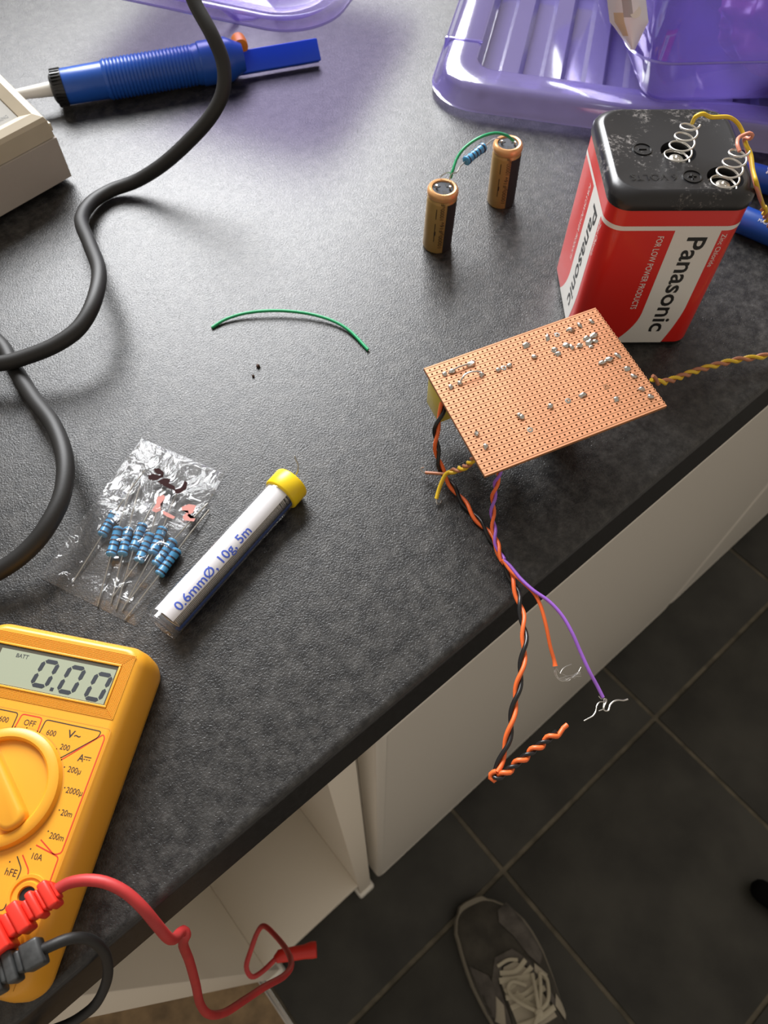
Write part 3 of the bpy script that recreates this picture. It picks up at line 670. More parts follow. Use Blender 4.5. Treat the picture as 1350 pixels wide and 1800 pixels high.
# ------------------------------------------------------------------ stripboard
Q = [Vector(q) for q in ((173.8, 172.4, 43.6), (264.5, 144.4, 46.7), (246.3, 82.2, 43.7), (155.5, 110.2, 40.5))]
def stripboard():
    ex = (Q[1]-Q[0]).normalized(); ey = (Q[3]-Q[0]); ey = (ey-ex*ey.dot(ex)).normalized(); up = ey.cross(ex).normalized()
    if up.z < 0: up = -up
    root = empty('stripboard', 'copper stripboard circuit lying solder side up in front of the battery', 'circuit board', Q[0])
    MX = Matrix((ex, ey, up)).transposed().to_4x4(); MX.translation = Q[0]
    def bp(x, y, h): return Q[0]+ex*x+ey*y+up*h
    NX, NY, PX, PY, X0, Y0 = 37, 24, 2.569, 2.635, 2.2, 2.05
    o3 = Q[0]
    def cells(x0, x1, yc, hy, zt, zb, walls):
        "a strip with a row of eight-sided holes; hole centres at y = yc"
        mb = MB(); r = .52
        xs_ = [X0+PX*i for i in range(NX)]
        for i, xc in enumerate(xs_):
            xl = x0 if i == 0 else xc-PX/2; xr = x1 if i == NX-1 else xc+PX/2
            outer = [(xr, yc), (xr, yc+hy), (xc, yc+hy), (xl, yc+hy), (xl, yc), (xl, yc-hy), (xc, yc-hy), (xr, yc-hy)]
            inner = [(xc+r*math.cos(a*math.pi/4), yc+r*math.sin(a*math.pi/4)) for a in range(8)]
            V_ = [(*p, zt) for p in outer]+[(*p, zt) for p in inner]+[(*p, zb) for p in inner]
            F_ = [(k, (k+1) % 8, 8+(k+1) % 8, 8+k) for k in range(8)]+[(8+k, 8+(k+1) % 8, 16+(k+1) % 8, 16+k) for k in range(8)]
            if walls == 2: # underside too
                V_ += [(*p, zb) for p in outer]; F_ += [(24+k, 24+(k+1) % 8, 16+(k+1) % 8, 16+k) for k in range(8)]
            mb.add(V_, F_)
        if walls:
            mb.add([(x0, yc-hy, zt), (x1, yc-hy, zt), (x1, yc-hy, zb), (x0, yc-hy, zb), (x0, yc+hy, zt), (x1, yc+hy, zt), (x1, yc+hy, zb), (x0, yc+hy, zb)], [(0, 1, 2, 3), (4, 5, 6, 7), (0, 4, 7, 3), (1, 5, 6, 2)])
        return mb
    sub = MB()
    for j in range(NY):
        yc = Y0+PY*j; c_ = cells(0, 95, yc, PY/2, 0, -1.55, 2)
        c_.v = [tuple(MX @ Vector(v)) for v in c_.v]; sub.add(c_.v, c_.f)
    for ya, yb in ((-.25, Y0-PY/2), (Y0+PY*(NY-.5), 65)):
        sub.box(0, ya, -1.55, 95, yb, 0, M=MX)
    sub.build('board', M_pheno, root, o3, smooth=0)
    first = None
    for j in range(NY):
        if first is None:
            first = cells(.15, 94.85, 0, 1.08, .09, -.02, 1).build('copper_strip', M_copper, root, smooth=0); st = first
        else:
            st = first.copy(); C.objects.link(st); st.parent = root
        Mx = Matrix((ex, ey, up)).transposed().to_4x4(); Mx.translation = (ey*(Y0+PY*j))/1000; st.matrix_local = Mx
    for y0, y1 in ((-.1, Y0-PY/2-.2), (Y0+PY*(NY-.5)+.2, 64.9)):
        MB().box(.15, y0, 0, 94.85, y1, .09, M=MX).build('copper_edge', M_copper, root, o3, smooth=0)
    # solder joints: (x, y, size, elongation, angle)
    J = [(7.7, 7, 1.3, 1, 0), (11.5, 7, 1.3, 1.5, 0), (22, 6.6, 1.5, 1.9, -5), (7.1, 15, 1.3, 1, 0), (11.9, 14.8, 1.3, 1, 0), (23.8, 14.2, 1.4, 1.1, 60), (32.3, 15, 1.3, 1.1, 0), (38.4, 14.8, 1.3, 1.2, 0),
         (51.5, 7, 1.6, 1.4, 0), (63.6, 7, 1.1, 1.9, -60), (51.9, 15, 1.3, 1.2, 0), (76.4, 7.4, 1.4, 1.5, 0), (81.8, 6.6, 1.2, 1.6, 80), (88.6, 7.0, 1.1, 1.6, 75), (62.9, 15.1, 1.3, 1.3, 0), (63.4, 18.1, 1.3, 1.2, 0),
         (69.6, 15, 1.3, 1.5, 0), (71.5, 17, 1.1, 1.6, 70), (75.5, 17.8, 1.3, 1.3, 0), (80.8, 15.4, 1.5, 1.6, 0), (85.1, 15, 1.5, 1.5, 0), (80.8, 17.9, 1.6, 1.3, 0), (83.8, 18.4, 1.1, 1.5, 0), (80.4, 20.5, 1, 1.2, 0),
         (80.3, 31.1, 1.3, 1.7, 0), (84.3, 30.7, 1.4, 1.6, 0), (89.2, 30.3, 1.1, 1.8, 70), (89.3, 39.1, 1.3, 1.4, 0), (89.8, 44.2, 1.2, 1.4, 40), (89.1, 52, 1.3, 1.2, 0), (90.6, 57.6, 1.3, 1.2, 0), (75.1, 52.2, 1.3, 1.3, 0),
         (62, 44, 1.2, 1.7, 0), (45, 43.6, 1.4, 1, 0), (6.7, 43.6, 1.4, 1, 0), (7.3, 51.3, 1.4, 1, 0), (29.2, 42.3, 1.4, 1, 0), (29.9, 43.6, 1.4, 1, 0)]
    for i, (x, y, s_, el, an) in enumerate(J):
        s_ *= 1.22
        bm = bmesh.new(); bmesh.ops.create_icosphere(bm, subdivisions=2, radius=1)
        ca, sa = math.cos(R_(an)), math.sin(R_(an))
        for v in bm.verts:
            k = 1+.5*noise.noise(v.co*1.9+Vector((i*3.1, 0, 0))); q = v.co*k
            lx, ly, lz = q.x*s_*el*.85, q.y*s_*.85, q.z*s_*.8
            if v.co.z < 0: lz *= .1
            v.co = bp(x+lx*ca-ly*sa, y+lx*sa+ly*ca, .1+lz)
        bm.verts.index_update(); q = MB().add([tuple(v.co) for v in bm.verts], [tuple(v.index for v in f.verts) for f in bm.faces]); bm.free()
        q.build('solder_joint', M_solder, root, o3, smooth=70)
    for x, y in ((68.7, 7.4), (54.1, 44), (35.3, 14.9), (30.1, 51.3), (74.6, 44.3)):
        MB().lathe([(1.5, .1), (1.4, .22), (.6, .26), (.55, .12)], 14, M=MX @ Matrix.Translation((x, y, 0)), cap=False).build('flux_ring', M_solder if x != 74.6 else M_pheno, root, o3)
    for pts in (((11.5, 7, .8), (15, 6.9, 1.6), (18, 6.8, 1.3), (21, 6.6, 1)), ((12, 14.8, .8), (15, 13, 2.4), (19, 12.6, 2.6), (23.5, 13.6, 1.8))):
        MB().tube(catmull([bp(*p) for p in pts], 1), .45, 6).build('link_wire', M_tin, root, o3)
    # components hanging on the underside
    MB().box(1.0, 3, -24, 26, 17.5, -1.7, b=.8, M=MX).build('yellow_relay', M_relay, root, o3)
    text('12V', 3, M_capink, root, lambda x, y, h: tuple(bp(.9, 13-x, -14+y)-Q[0])) if False else None
    for (x, y, r, L) in ((74, 14, 6, 38), (60, 34, 8.5, 37.5), (30, 42, 4, 34)):
        MB().lathe([(r*.9, -L), (r, -L+1), (r, -2.4), (r*.9, -1.7)], 24, M=MX @ Matrix.Translation((x, y, 0))).build('electrolytic_capacitor', M_blackpl, root, o3)
    # short yellow and brown pair with its loose ends
    e1 = [at(838, 795, 38), at(834, 802, 36), at(828, 812, 30), at(815, 822, 22), at(803, 826, 16), at(792, 829, 13)]
    tail_y = [at(792, 829, 13), at(784, 833, 11), at(777, 846, 8), at(771, 862, 5), at(767, 877, 3)]
    tail_b = [at(795, 831, 12), at(785, 833, 9), at(765, 832, 6), at(748, 831, 4)]
    yw = MB().tube(helixed(e1, .9, 10, 1.0), .9, 8).tube(catmull(tail_y, 1), 1.0, 8).build('yellow_wire', M_yellow_w, root, o3, smooth=60)
    bw = MB().tube(helixed(e1, .9, 10, 1+math.pi), .8, 8).tube(catmull(tail_b, 1), .8, 8).build('brown_wire', M_brown_w, root, o3, smooth=60)
    MB().tube(catmull([at(748, 831, 4), at(741, 828, 4.2), at(740, 823, 5), at(745, 821, 5)], .5), .35, 6).build('bare_end', M_tin, bw, o3)
    MB().tube(catmull([at(767, 877, 3), at(768, 885, 2), at(774, 885, 1.4), at(776, 880, 1.4)], .5), .35, 6).build('bare_end', M_tin, yw, o3)
    # orange and black pair down the left of the board and out over the edge
    ob = [at(779, 706, 36), at(777, 722, 33), at(769, 745, 28), at(766, 768, 22), at(768, 790, 16), at(771, 812, 10), at(781, 835, 5), at(800, 862, 3), at(828, 900, 2.4), at(855, 932, 2.2), at(876, 968, 2.2), at(893, 1003, 2.6), at(908, 1040, 4), at(918, 1085, 5), at(922, 1130, 5), at(916, 1180, 3), at(905, 1235, 0), at(895, 1290, -3), at(883, 1330, -6), at(872, 1356, -8)]
    MB().tube(helixed(ob, 1.0, 22, .6), 1.0, 8).tube(catmull([at(779, 704, 36), at(788, 722, 34)], 1), .9, 8).build('orange_wire', M_orange, root, o3, smooth=60)
    MB().tube(helixed(ob, 1.0, 22, .6+math.pi), 1.0, 8).build('black_wire', M_black_w, root, o3, smooth=60)
    e2 = [at(872, 1356, -8), at(866, 1366, -8.5), at(874, 1368, -8), at(900, 1349, -7), at(930, 1325, -6), at(960, 1302, -5), at(980, 1288, -4.5)]
    e2o = helixed(e2, 1.15, 8.6, 0)+[at(990, 1280, -4), at(997, 1274, -4)]
    ow = MB().tube(e2o, 1.05, 8).build('orange_wire', M_orange, root, o3, smooth=60)
    MB().tube(helixed(e2, .85, 8.6, math.pi), .9, 8).build('black_wire', M_black_w, root, o3, smooth=60)
    # purple and orange pair
    po = [at(878, 815, 36), at(877, 832, 30), at(871, 855, 22), at(867, 880, 15), at(866, 905, 10), at(868, 930, 7), at(874, 958, 6), at(884, 985, 6)]
    MB().tube(helixed(po, .85, 16, 2.4), .85, 8).build('orange_wire', M_orange, root, o3, smooth=60)
    MB().tube(helixed(po, .85, 16, 2.4+math.pi), .8, 8).build('purple_wire', M_purple_w, root, o3, smooth=60)
    pw = [at(884, 984, 6), at(896, 994, 7), at(915, 1017, 8), at(938, 1038, 9), at(965, 1057, 9), at(988, 1082, 8), at(1006, 1113, 6), at(1020, 1145, 3), at(1036, 1180, 0), at(1050, 1206, -3), at(1060, 1226, -5)]
    pu = MB().tube(catmull(pw, 1.2), .85, 8).build('purple_wire', M_purple_w, root, o3, smooth=60)
    owp = [at(884, 984, 6), at(898, 1004, 6.5), at(918, 1022, 7), at(938, 1042, 7), at(950, 1064, 6), at(960, 1100, 3), at(967, 1135, -1), at(974, 1160, -4), at(976, 1171, -5)]
    og = MB().tube(catmull(owp, 1.2), [.9]*(len(catmull(owp, 1.2))-2)+[1.05, 1.25], 8).build('orange_wire', M_orange, root, o3, smooth=60)
    def c6(x, y, z=-6): return at(930+x*.1407, 1130+y*.1407, z)
    S1 = [[(325, 310), (315, 370), (350, 440), (420, 480), (500, 440), (570, 410), (640, 370)], [(335, 310), (330, 380), (380, 450), (450, 470), (540, 420), (600, 390), (650, 300)],
          [(345, 320), (380, 370), (440, 400), (510, 430), (580, 420), (650, 415)], [(330, 320), (345, 400), (370, 440), (420, 435), (500, 410), (560, 400), (635, 350)],
          [(390, 385), (410, 340), (460, 295), (530, 268)], [(350, 430), (400, 470), (490, 475), (520, 450), (590, 400), (645, 390)], [(330, 330), (360, 430), (430, 455), (520, 435), (575, 440)]]
    st = MB()
    for i, s_ in enumerate(S1): st.tube(catmull([c6(*p, -6+.3*i) for p in s_], .8), .16, 5)
    st.build('bare_strands', M_tin, og, o3)
    S2 = [([(940, 690), (930, 760), (940, 810), (925, 830), (870, 850)], .22), ([(950, 700), (935, 780), (930, 830), (960, 850), (995, 840), (1010, 780), (1060, 730), (1120, 715), (1180, 720), (1235, 705)], .36),
          ([(930, 735), (880, 740), (845, 790), (835, 850), (800, 910), (740, 945), (685, 975)], .26), ([(870, 665), (900, 700), (945, 695), (970, 710), (965, 745), (945, 760)], .2), ([(950, 695), (965, 730), (940, 790), (935, 820)], .3)]
    st = MB()
    for i, (s_, r_) in enumerate(S2): st.tube(catmull([c6(*p, -7+.3*i) for p in s_], .8), [r_]*1 and r_, 5)
    st.build('bare_strands', M_tin, pu, o3)
stripboard()

# ------------------------------------------------------------------ solder tube
def solder_tube():
    A_, B_ = at(283, 1102, 8.6), at(512, 849, 8.6); d = (B_-A_); d.z = 0; L = 101; L = d.length; d.normalize()
    o3 = (A_.x, A_.y, 0); root = empty('solder_tube', 'clear plastic tube of fine solder with a yellow cap and white label', 'solder tube', o3)
    sd_ = Vector((d.y, -d.x, 0)); sd_ = sd_ if sd_.y < 0 else -sd_    # towards the front edge side
    up = Vector((0, 0, 1)); Rr = 8.2
    def p(x, ang, r): return Vector((A_.x, A_.y, 8.6))+d*x+sd_*(r*math.cos(ang))+up*(r*math.sin(ang))
    Mx = axisM((A_.x, A_.y, 8.6), d)
    MB().lathe([(7.2, 1.5), (7.9, .2), (8.2, 0), (8.4, .3), (8.2, 1), (8.2, L)], 56, M=Mx, cap=False).build('clear_tube', M_clear, root, o3, smooth=60)
    MB().lathe([(.1, 1.8), (7.0, 1.8), (7.0, 2.4), (.1, 2.4)], 40, M=Mx, cap=False).build('tube_bottom', M_clear, root, o3)
    def sheet(a0, a1, x0, x1, r, m_, nm, n=20):
        mb = MB(); vs_ = [tuple(p(x, R_(a0+(a1-a0)*k/n), rr)) for rr in (r, r-.2) for x in (x0, x1) for k in range(n+1)]; w_ = n+1
        mb.add(vs_, [(k, k+1, w_+k+1, w_+k) for k in range(n)]+[(2*w_+k, 3*w_+k, 3*w_+k+1, 2*w_+k+1) for k in range(n)]); return mb.build(nm, m_, root, o3)
    lab = sheet(46, 148, 4, L-3, 7.4, M_label, 'paper_label')
    sheet(-70, 8, 4, L-4, 7.4, M_bluefilm, 'blue_backing')
    text('0.6mmØ, 10g, 5m', 4.4, M_inkblue, lab, lambda x, y, h: tuple(p(9+x, R_(52)+y/7.5, 7.5)-Vector(o3)), maxw=49, bold=.012, sub=True)
    co = MB(); pts = []; N_ = 118; rc = 6.5
    for k in range(N_*16+1):
        t = k/(N_*16); a = 2*math.pi*N_*t; x = 5+(L-11)*t
        loose = max(0, (x-(L-17))/10)
        pts.append(p(x+loose*math.sin(a*.37)*1.2, a, rc-loose*.8*abs(math.sin(a*.21))))
    co.tube(pts, .33, 5).build('solder_coil', M_solcoil, root, o3, smooth=80)
    MB().lathe([(7.6, L-9), (8.9, L-8.5), (9.2, L-8), (9.2, L+.2), (8.8, L+.9), (5, L+1.1), (2, L+.6), (.2, L+.5)], 40, M=Mx, cap=False).build('yellow_cap', M_capyel, root, o3)
    MB().tube(catmull([at(520, 835, 12), at(524, 826, 14), at(524, 816, 16), at(520, 808, 18), at(518, 801, 20)], 1), .33, 6).build('solder_end', M_tin, root, o3)
solder_tube()

# ------------------------------------------------------------------ bag of resistors
def c5(x, y, z=0): return at(60+x*.2519, 760+y*.2519, z)
RS = [((565, 560), (472, 722), (770, 265), (270, 1045)), ((590, 665), (535, 862), (690, 350), (440, 1215)), ((660, 670), (615, 858), (740, 370), (535, 1195)),
      ((760, 640), (690, 822), (870, 440), (570, 1235)), ((815, 708), (728, 903), (900, 400), (545, 1150)), ((900, 665), (825, 850), (995, 430), (612, 1245)),
      ((975, 750), (845, 928), (1212, 495), (650, 1190)), ((1003, 818), (870, 998), (1222, 540), (632, 1308))]
LB = ['blue resistor at the far left of the bag, apart from the rest', 'second blue resistor from the left in the bag, low in the row', 'third blue resistor from the left in the bag, beside the second',
      'fourth blue resistor from the left in the bag, partly under glare', 'fifth blue resistor from the left in the bag, with its lower end reaching down', 'sixth blue resistor from the left in the bag, highest of the right group',
      'seventh blue resistor from the left in the bag, next to the rightmost', 'rightmost blue resistor in the bag, nearest the solder tube']
proto = None
for i, (a, b, la, lb_) in enumerate(RS):
    zz = 2.9+(.25 if i % 2 else 0)
    A3, B3 = c5(*a, zz), c5(*b, zz); L = (B3-A3).length; o3 = A3.copy(); o3.z = 0
    root = empty('resistor', LB[i], 'resistor', o3, 0, 'blue resistors in the plastic bag')
    resistor_parts(root, o3, A3, B3, [A3+(c5(*la, 2)-A3)*.5+Vector((0, 0, .5)), c5(*la, 1.5)], [B3+(c5(*lb_, 1)-B3)*.5, c5(*lb_, .8)], 2.45)
def bag():
    K = [at(68, 1015), at(240, 1102), at(396, 834), at(249, 771)]   # left, bottom, right, top
    o3 = K[0].copy(); mb = MB(); nu, nv = 70, 110
    bodies = [((c5(*a)+c5(*b))/2, (c5(*b)-c5(*a)).normalized()) for a, b, _, _ in RS]
    root = empty('plastic_bag', 'small clear plastic bag with resistors inside and brown and pink print', 'bag', o3)
    segs = [(c5(*a), c5(*b)) for a, b, _, _ in RS]
    def height(P, u, v):
        h = 0
        for a, b in segs:
            ab = b-a; t = max(-.15, min(1.15, (P-a).dot(ab)/ab.length_squared)); dd = (P-(a+ab*t)).length
            h = max(h, 6.2/(1+math.exp((dd-6.2)/1.6)))
        edge = min(1, min(u, 1-u, v, 1-v)*22)
        n1 = noise.noise(Vector((u*4.1+3, v*6.3, 0))); n2 = noise.noise(Vector((u*11, v*7-u*6, 4))); rid = 1-abs(noise.noise(Vector((u*6-v*3, v*6+u*4, 9))))*2.2
        return .5+h+edge*(2.0+1.6*n1+.8*n2+1.8*max(0, rid)**4)
    vs_ = []
    for j in range(nv+1):
        v = j/nv
        for i in range(nu+1):
            u = i/nu
            P = (K[0]*(1-u)+K[1]*u)*(1-v)+(K[3]*(1-u)+K[2]*u)*v
            vs_.append((P.x, P.y, height(P, u, v)))
    mb.add(vs_, [(j*(nu+1)+i, j*(nu+1)+i+1, (j+1)*(nu+1)+i+1, (j+1)*(nu+1)+i) for j in range(nv) for i in range(nu)])
    film = mb.build('top_film', M_bag, root, o3, smooth=180)
    un = MB(); un.add([(p.x, p.y, .25) for p in K], [(0, 1, 2, 3)]); un.build('bottom_film', M_bag, root, o3)
    # fold / seal line near the mouth and welded edge strip
    s0, s1 = at(262, 793, 3.2), at(386, 866, 3.2)
    MB().tube(catmull([s0, s0+(s1-s0)*.3+Vector((0, 0, 1)), s0+(s1-s0)*.7+Vector((0, 0, .6)), s1], 2), .4, 6).build('seal_bead', M_bag, root, o3)
    def zfilm(P):
        # invert roughly: use the height at the nearest parameter
        a = K[1]-K[0]; b = K[3]-K[0]; d = P-K[0]; det = a.x*b.y-a.y*b.x
        u = (d.x*b.y-d.y*b.x)/det; v = (a.x*d.y-a.y*d.x)/det; return height(P, max(0, min(1, u)), max(0, min(1, v)))
    def blob(poly, m_, nm):
        base = [c5(x, y, 0) for x, y in poly]
        zc = max(zfilm(q) for q in base)+1.2
        base = [c5(x, y, zc) for x, y in poly]
        n = len(base); cen = sum(base, Vector())/n
        vs_ = [tuple(cen)]+[tuple(q) for q in base]
        mbb = MB().add(vs_, [(0, 1+k, 1+(k+1) % n) for k in range(n)]); 
        mbb.build(nm, m_, film, o3)
    blob([(835, 255), (870, 250), (905, 275), (900, 300), (860, 290), (840, 275)], M_bagink, 'print')
    blob([(795, 300), (830, 288), (870, 300), (905, 290), (900, 310), (850, 335), (800, 330)], M_bagink, 'print')
    blob([(860, 345), (900, 320), (955, 325), (940, 355), (980, 375), (985, 400), (950, 395), (900, 370)], M_bagink, 'print')
    blob([(975, 400), (1030, 385), (1050, 335), (1070, 350), (1062, 395), (1020, 425), (990, 428)], M_bagink, 'print')
    blob([(860, 450), (905, 435), (915, 460), (880, 500), (885, 545), (850, 560), (820, 545), (850, 500)], M_bagpink, 'print')
    blob([(895, 545), (930, 560), (985, 590), (970, 605), (930, 590), (900, 570)], M_bagpink, 'print')
    blob([(1030, 520), (1080, 500), (1130, 510), (1110, 560), (1070, 580), (1090, 600), (1125, 600), (1115, 622), (1050, 615), (1035, 590), (1075, 545), (1030, 545)], M_bagpink, 'print')
    blob([(880, 470), (905, 460), (900, 490), (880, 530)], M_bagink, 'print')
    blob([(1035, 515), (1070, 505), (1075, 530), (1045, 535)], M_bagink, 'print')
bag()

# ------------------------------------------------------------------ multimeter
def meter():
    v = Vector((-.62251464, .78260816, 0)); O = Vector((-5.49, 147.92, 0))
    loc = O+v*30; root = empty('multimeter', 'yellow digital multimeter reading 0.00 at the lower left of the worktop', 'multimeter', loc, math.atan2(-v.y, -v.x))
    Y = lambda vv, b: (30-vv, -b)     # (v from right edge, b from top) -> local x, y
    Wd, Lb = 35.0, 126; TZ = 26.0; cy = -Lb/2+1.5
    def rr(hw, hl, r, z, yo=0): return [(x, y+cy+yo, z) for x, y in rsq(hw, hl, r, 8)]
    body = MB(); loft(body, [rr(33.5, 62, 6, 0), rr(35.5, 63.6, 8, 1.5), rr(36.2, 64.2, 8.5, 6), rr(36, 64, 8.5, 14), rr(35, 63, 8, 21), rr(33.4, 61.6, 7, 24.6), rr(31.2, 60, 5.5, TZ), rr(30.2, 59.2, 5, TZ)])
    bd = body.build('body', M_yellow, root, smooth=60)
    # LCD bezel: recess with ridges round the window
    lx0, ly0 = Y(56.5, 24.9); lx1, ly1 = Y(4.0, 8.7)
    bx0, by0 = Y(61, 29.6); bx1, by1 = Y(-1.2, 3.2)
    bz = MB(); yy = by1-.3; k = 0
    n = 9
    for i in range(n):   # nested ridge frames
        f = i/(n-1)*.80; x0 = bx0+(lx0-bx0)*f; x1 = bx1+(lx1-bx1)*f; y0 = by0+(ly0-by0)*f; y1 = by1+(ly1-by1)*f
        w_ = .22
        for a in ((x0, y0, x1, y0+w_), (x0, y1-w_, x1, y1), (x0, y0, x0+w_, y1), (x1-w_, y0, x1, y1)):
            bz.box(a[0], a[1], TZ-.1, a[2], a[3], TZ+.28)
    bz.build('bezel_ridges', M_yellow, root, smooth=0)
    fr = MB()
    for a in ((lx0-.9, ly0-.9, lx1+.9, ly0), (lx0-.9, ly1, lx1+.9, ly1+.9), (lx0-.9, ly0, lx0, ly1), (lx1, ly0, lx1+.9, ly1)): fr.box(a[0], a[1], TZ-.1, a[2], a[3], TZ+.7, b=.2)
    fr.build('window_frame', M_yellow, root)
    MB().box(lx0, ly0, TZ, lx1, ly1, TZ+.12).build('display_shadow_frame', M_lcdframe, root, smooth=0)
    lcd = MB().box(lx0+2.6, ly0+.3, TZ+.1, lx1-.6, ly1-1.6, TZ+.2).build('display', M_lcd, root, smooth=0)
    # seven segment digits, slanted
    def digit(vc, bt, bb, mask, w_=6.0, t=1.7):
        x_c, yt = Y(vc, bt); _, yb = Y(vc, bb); h = yt-yb; sl = .13; g = .25
        P = lambda x, y: (x_c+x+(y-h/2)*sl, yb+y, 0)
        def seg(a, b):   # hexagon-ish bar between two corners
            a, b = Vector(a), Vector(b); dd = (b-a).normalized(); nn = Vector((-dd.y, dd.x)); a = a+dd*g; b = b-dd*g
            pts = [a, a+dd*t/2+nn*t/2, b-dd*t/2+nn*t/2, b, b-dd*t/2-nn*t/2, a+dd*t/2-nn*t/2]
            mb = MB(); mb.prism([P(q.x, q.y)[:2] for q in pts], TZ+.2, TZ+.27); mb.build('digit_segment', M_seg, lcd, smooth=0)
        w2 = w_/2; S = {'a': ((-w2, h), (w2, h)), 'b': ((w2, h), (w2, h/2)), 'c': ((w2, h/2), (w2, 0)), 'd': ((-w2, 0), (w2, 0)), 'e': ((-w2, 0), (-w2, h/2)), 'f': ((-w2, h/2), (-w2, h)), 'g': ((-w2, h/2), (w2, h/2))}
        for c in mask: seg(*S[c])
    digit(9.2, 13.0, 23.4, 'abcdef'); digit(20.8, 12.4, 22.8, 'abcdef'); digit(32.2, 12.2, 22.4, 'abcdef')
    dx, dy = Y(27.0, 22.8); MB().box(dx-.7, dy-.7, TZ+.2, dx+.7, dy+.7, TZ+.27).build('decimal_point', M_seg, lcd, smooth=0)
    def lab(s, vv, b, size, w_=None, m_=M_ink, bold=.004, z=TZ):
        x0, y0 = Y(vv, b); return text(s, size, m_, root, lambda x, y, h: (x0+x, y0+y, z+.04+h*.5), maxw=w_, bold=bold, align='LEFT')
    lab('BATT', 47, 13.0, 1.7, 5.2, M_seg, z=TZ+.18)
    def line(pts, m_, w_=.42, closed=False, rad=1.2, nm='printed_outline'):
        P = [Vector(Y(*p)) for p in pts]; out = []
        m = len(P)
        for i, p_ in enumerate(P):
            if (i == 0 or i == m-1) and not closed: out.append(p_); continue
            a, b = P[i-1], P[(i+1) % m]; da, db = (a-p_), (b-p_); r = min(rad, da.length*.4, db.length*.4)
            q0, q1 = p_+da.normalized()*r, p_+db.normalized()*r
            for k in range(5): t = k/4; out.append(q0*(1-t)**2+p_*2*t*(1-t)+q1*t*t)
        if closed: out.append(out[0])
        mb = MB()
        for i, p_ in enumerate(out):
            T = (out[min(i+1, len(out)-1)]-out[max(i-1, 0)]).normalized(); nn = Vector((-T.y, T.x))*w_/2
            mb.v += [(p_.x+nn.x, p_.y+nn.y, TZ+.05), (p_.x-nn.x, p_.y-nn.y, TZ+.05)]
        mb.f = [(2*i, 2*i+2, 2*i+3, 2*i+1) for i in range(len(out)-1)]; mb.mi = [0]*len(mb.f)
        mb.build(nm, m_, root, smooth=0)
    # label outline, sector boxes
    line([(-2.1, 121), (-2.1, 33.2), (62, 33.2), (62, 121)], M_yellow_d, .25)
    line([(35.0, 40.3), (34.4, 34.2), (26.0, 34.2), (25.6, 41.2)], M_inkred, .46); lab('OFF', 32.4, 38.1, 2.3, 4.7)
    line([(36.0, 40.6), (36.0, 34.2), (59, 34.2), (59, 47)], M_ink, .42); lab('600', 42.5, 38.6, 2.2, 3.8)
    line([(24.9, 41.6), (24.3, 34.5), (1.4, 34.7), (1.9, 37.2), (13.2, 47.4)], M_ink, .42)
    line([(12.8, 48.2), (.2, 35.6), (-.8, 37), (-.8, 78.4), (1.6, 79.4), (8.3, 75.6)], M_inkred, .46)
    line([(9.2, 77.6), (-.4, 79.8), (-.6, 90), (3, 96)], M_inkred, .46); line([(12.6, 81.6), (8.2, 86), (7.6, 90.5)], M_inkred, .46)
    line([(14.3, 82.4), (11.0, 86), (11.5, 99.4), (16, 100)], M_ink, .42); line([(17, 86), (17, 96), (14.4, 99.8)], M_ink, .42) if False else None
    lab('600', 22.2, 40.0, 2.2, 3.8); lab('V~', 13.9, 39.3, 3.0, 5.4, bold=.012); lab('200', 14.8, 44.1, 2.2, 3.8)
    lab('A', 6.3, 46.9, 2.8, 2.3, bold=.012); lab('200µ', 8.6, 51.4, 2.2, 5.2); lab('2000µ', 6.2, 58.6, 2.2, 6.4); lab('20m', 4.9, 66.4, 2.2, 4.3); lab('200m', 5.8, 74.6, 2.2, 5.4); lab('10A', 9.6, 82.2, 2.2, 3.9); lab('hFE', 16.4, 88.8, 2.4, 4.2)
    x0, y0 = Y(3.2, 45.4); q = MB().box(x0-1, y0+.3, TZ, x0+1.8, y0+.65, TZ+.06)
    for j in range(3): q.box(x0-1+j*1.0, y0-.6, TZ, x0-.35+j*1.0, y0-.3, TZ+.06)
    q.build('direct_current_mark', M_ink, root, smooth=0)
    cxd, cyd = Y(30, 61.5)
    for vv, b in ((30.3, 39.0), (22.5, 40.8), (15.8, 44.3), (10.1, 50.0), (7.0, 57.0), (5.8, 64.8), (6.8, 72.4), (10.6, 79.2), (16.1, 84.6), (38, 41)):
        x, y = Y(vv, b); MB().lathe([(.01, TZ), (.28, TZ+.05)], 10, M=Matrix.Translation((x, y, 0))).build('range_dot', M_ink, root)
    # rotary switch: raised ring, sunken disc, pointer bar
    Mt = Matrix.Translation((cxd, cyd, 0))
    sw = MB().lathe([(17.2, TZ), (17.4, TZ+2.6), (18.2, TZ+3.4), (20.2, TZ+3.4), (21.6, TZ+2.6), (22.2, TZ+.2), (22.3, TZ)], 72, M=Mt, cap=False).build('rotary_switch', M_yellow, root)
    MB().lathe([(22.3, TZ+.05), (22.75, TZ+.05)], 72, M=Mt, cap=False).build('switch_groove', M_yellow_d, root)
    MB().lathe([(.1, TZ+.9), (16, TZ+.7), (17.3, TZ+.6)], 48, M=Mt, cap=False).build('switch_disc', M_yellow, sw)
    px0, py0 = Y(15.5, 75.2); dirp = Vector((px0-cxd, py0-cyd)); an = math.atan2(dirp.y, dirp.x)
    br_ = MB(); Mb = Mt @ Matrix.Rotation(an, 4, 'Z')
    rg = []
    for ins, z in ((0, TZ+.5), (0, TZ+4.0), (.5, TZ+5.2), (1.6, TZ+5.8)):
        rg.append([tuple(Mb @ Vector((x, y, z))) for x, y in rsq(17.8-ins, 4.9-ins, 4.2-ins*.6, 6)])
    loft(br_, rg); br_.build('pointer_bar', M_yellow, sw, smooth=50)
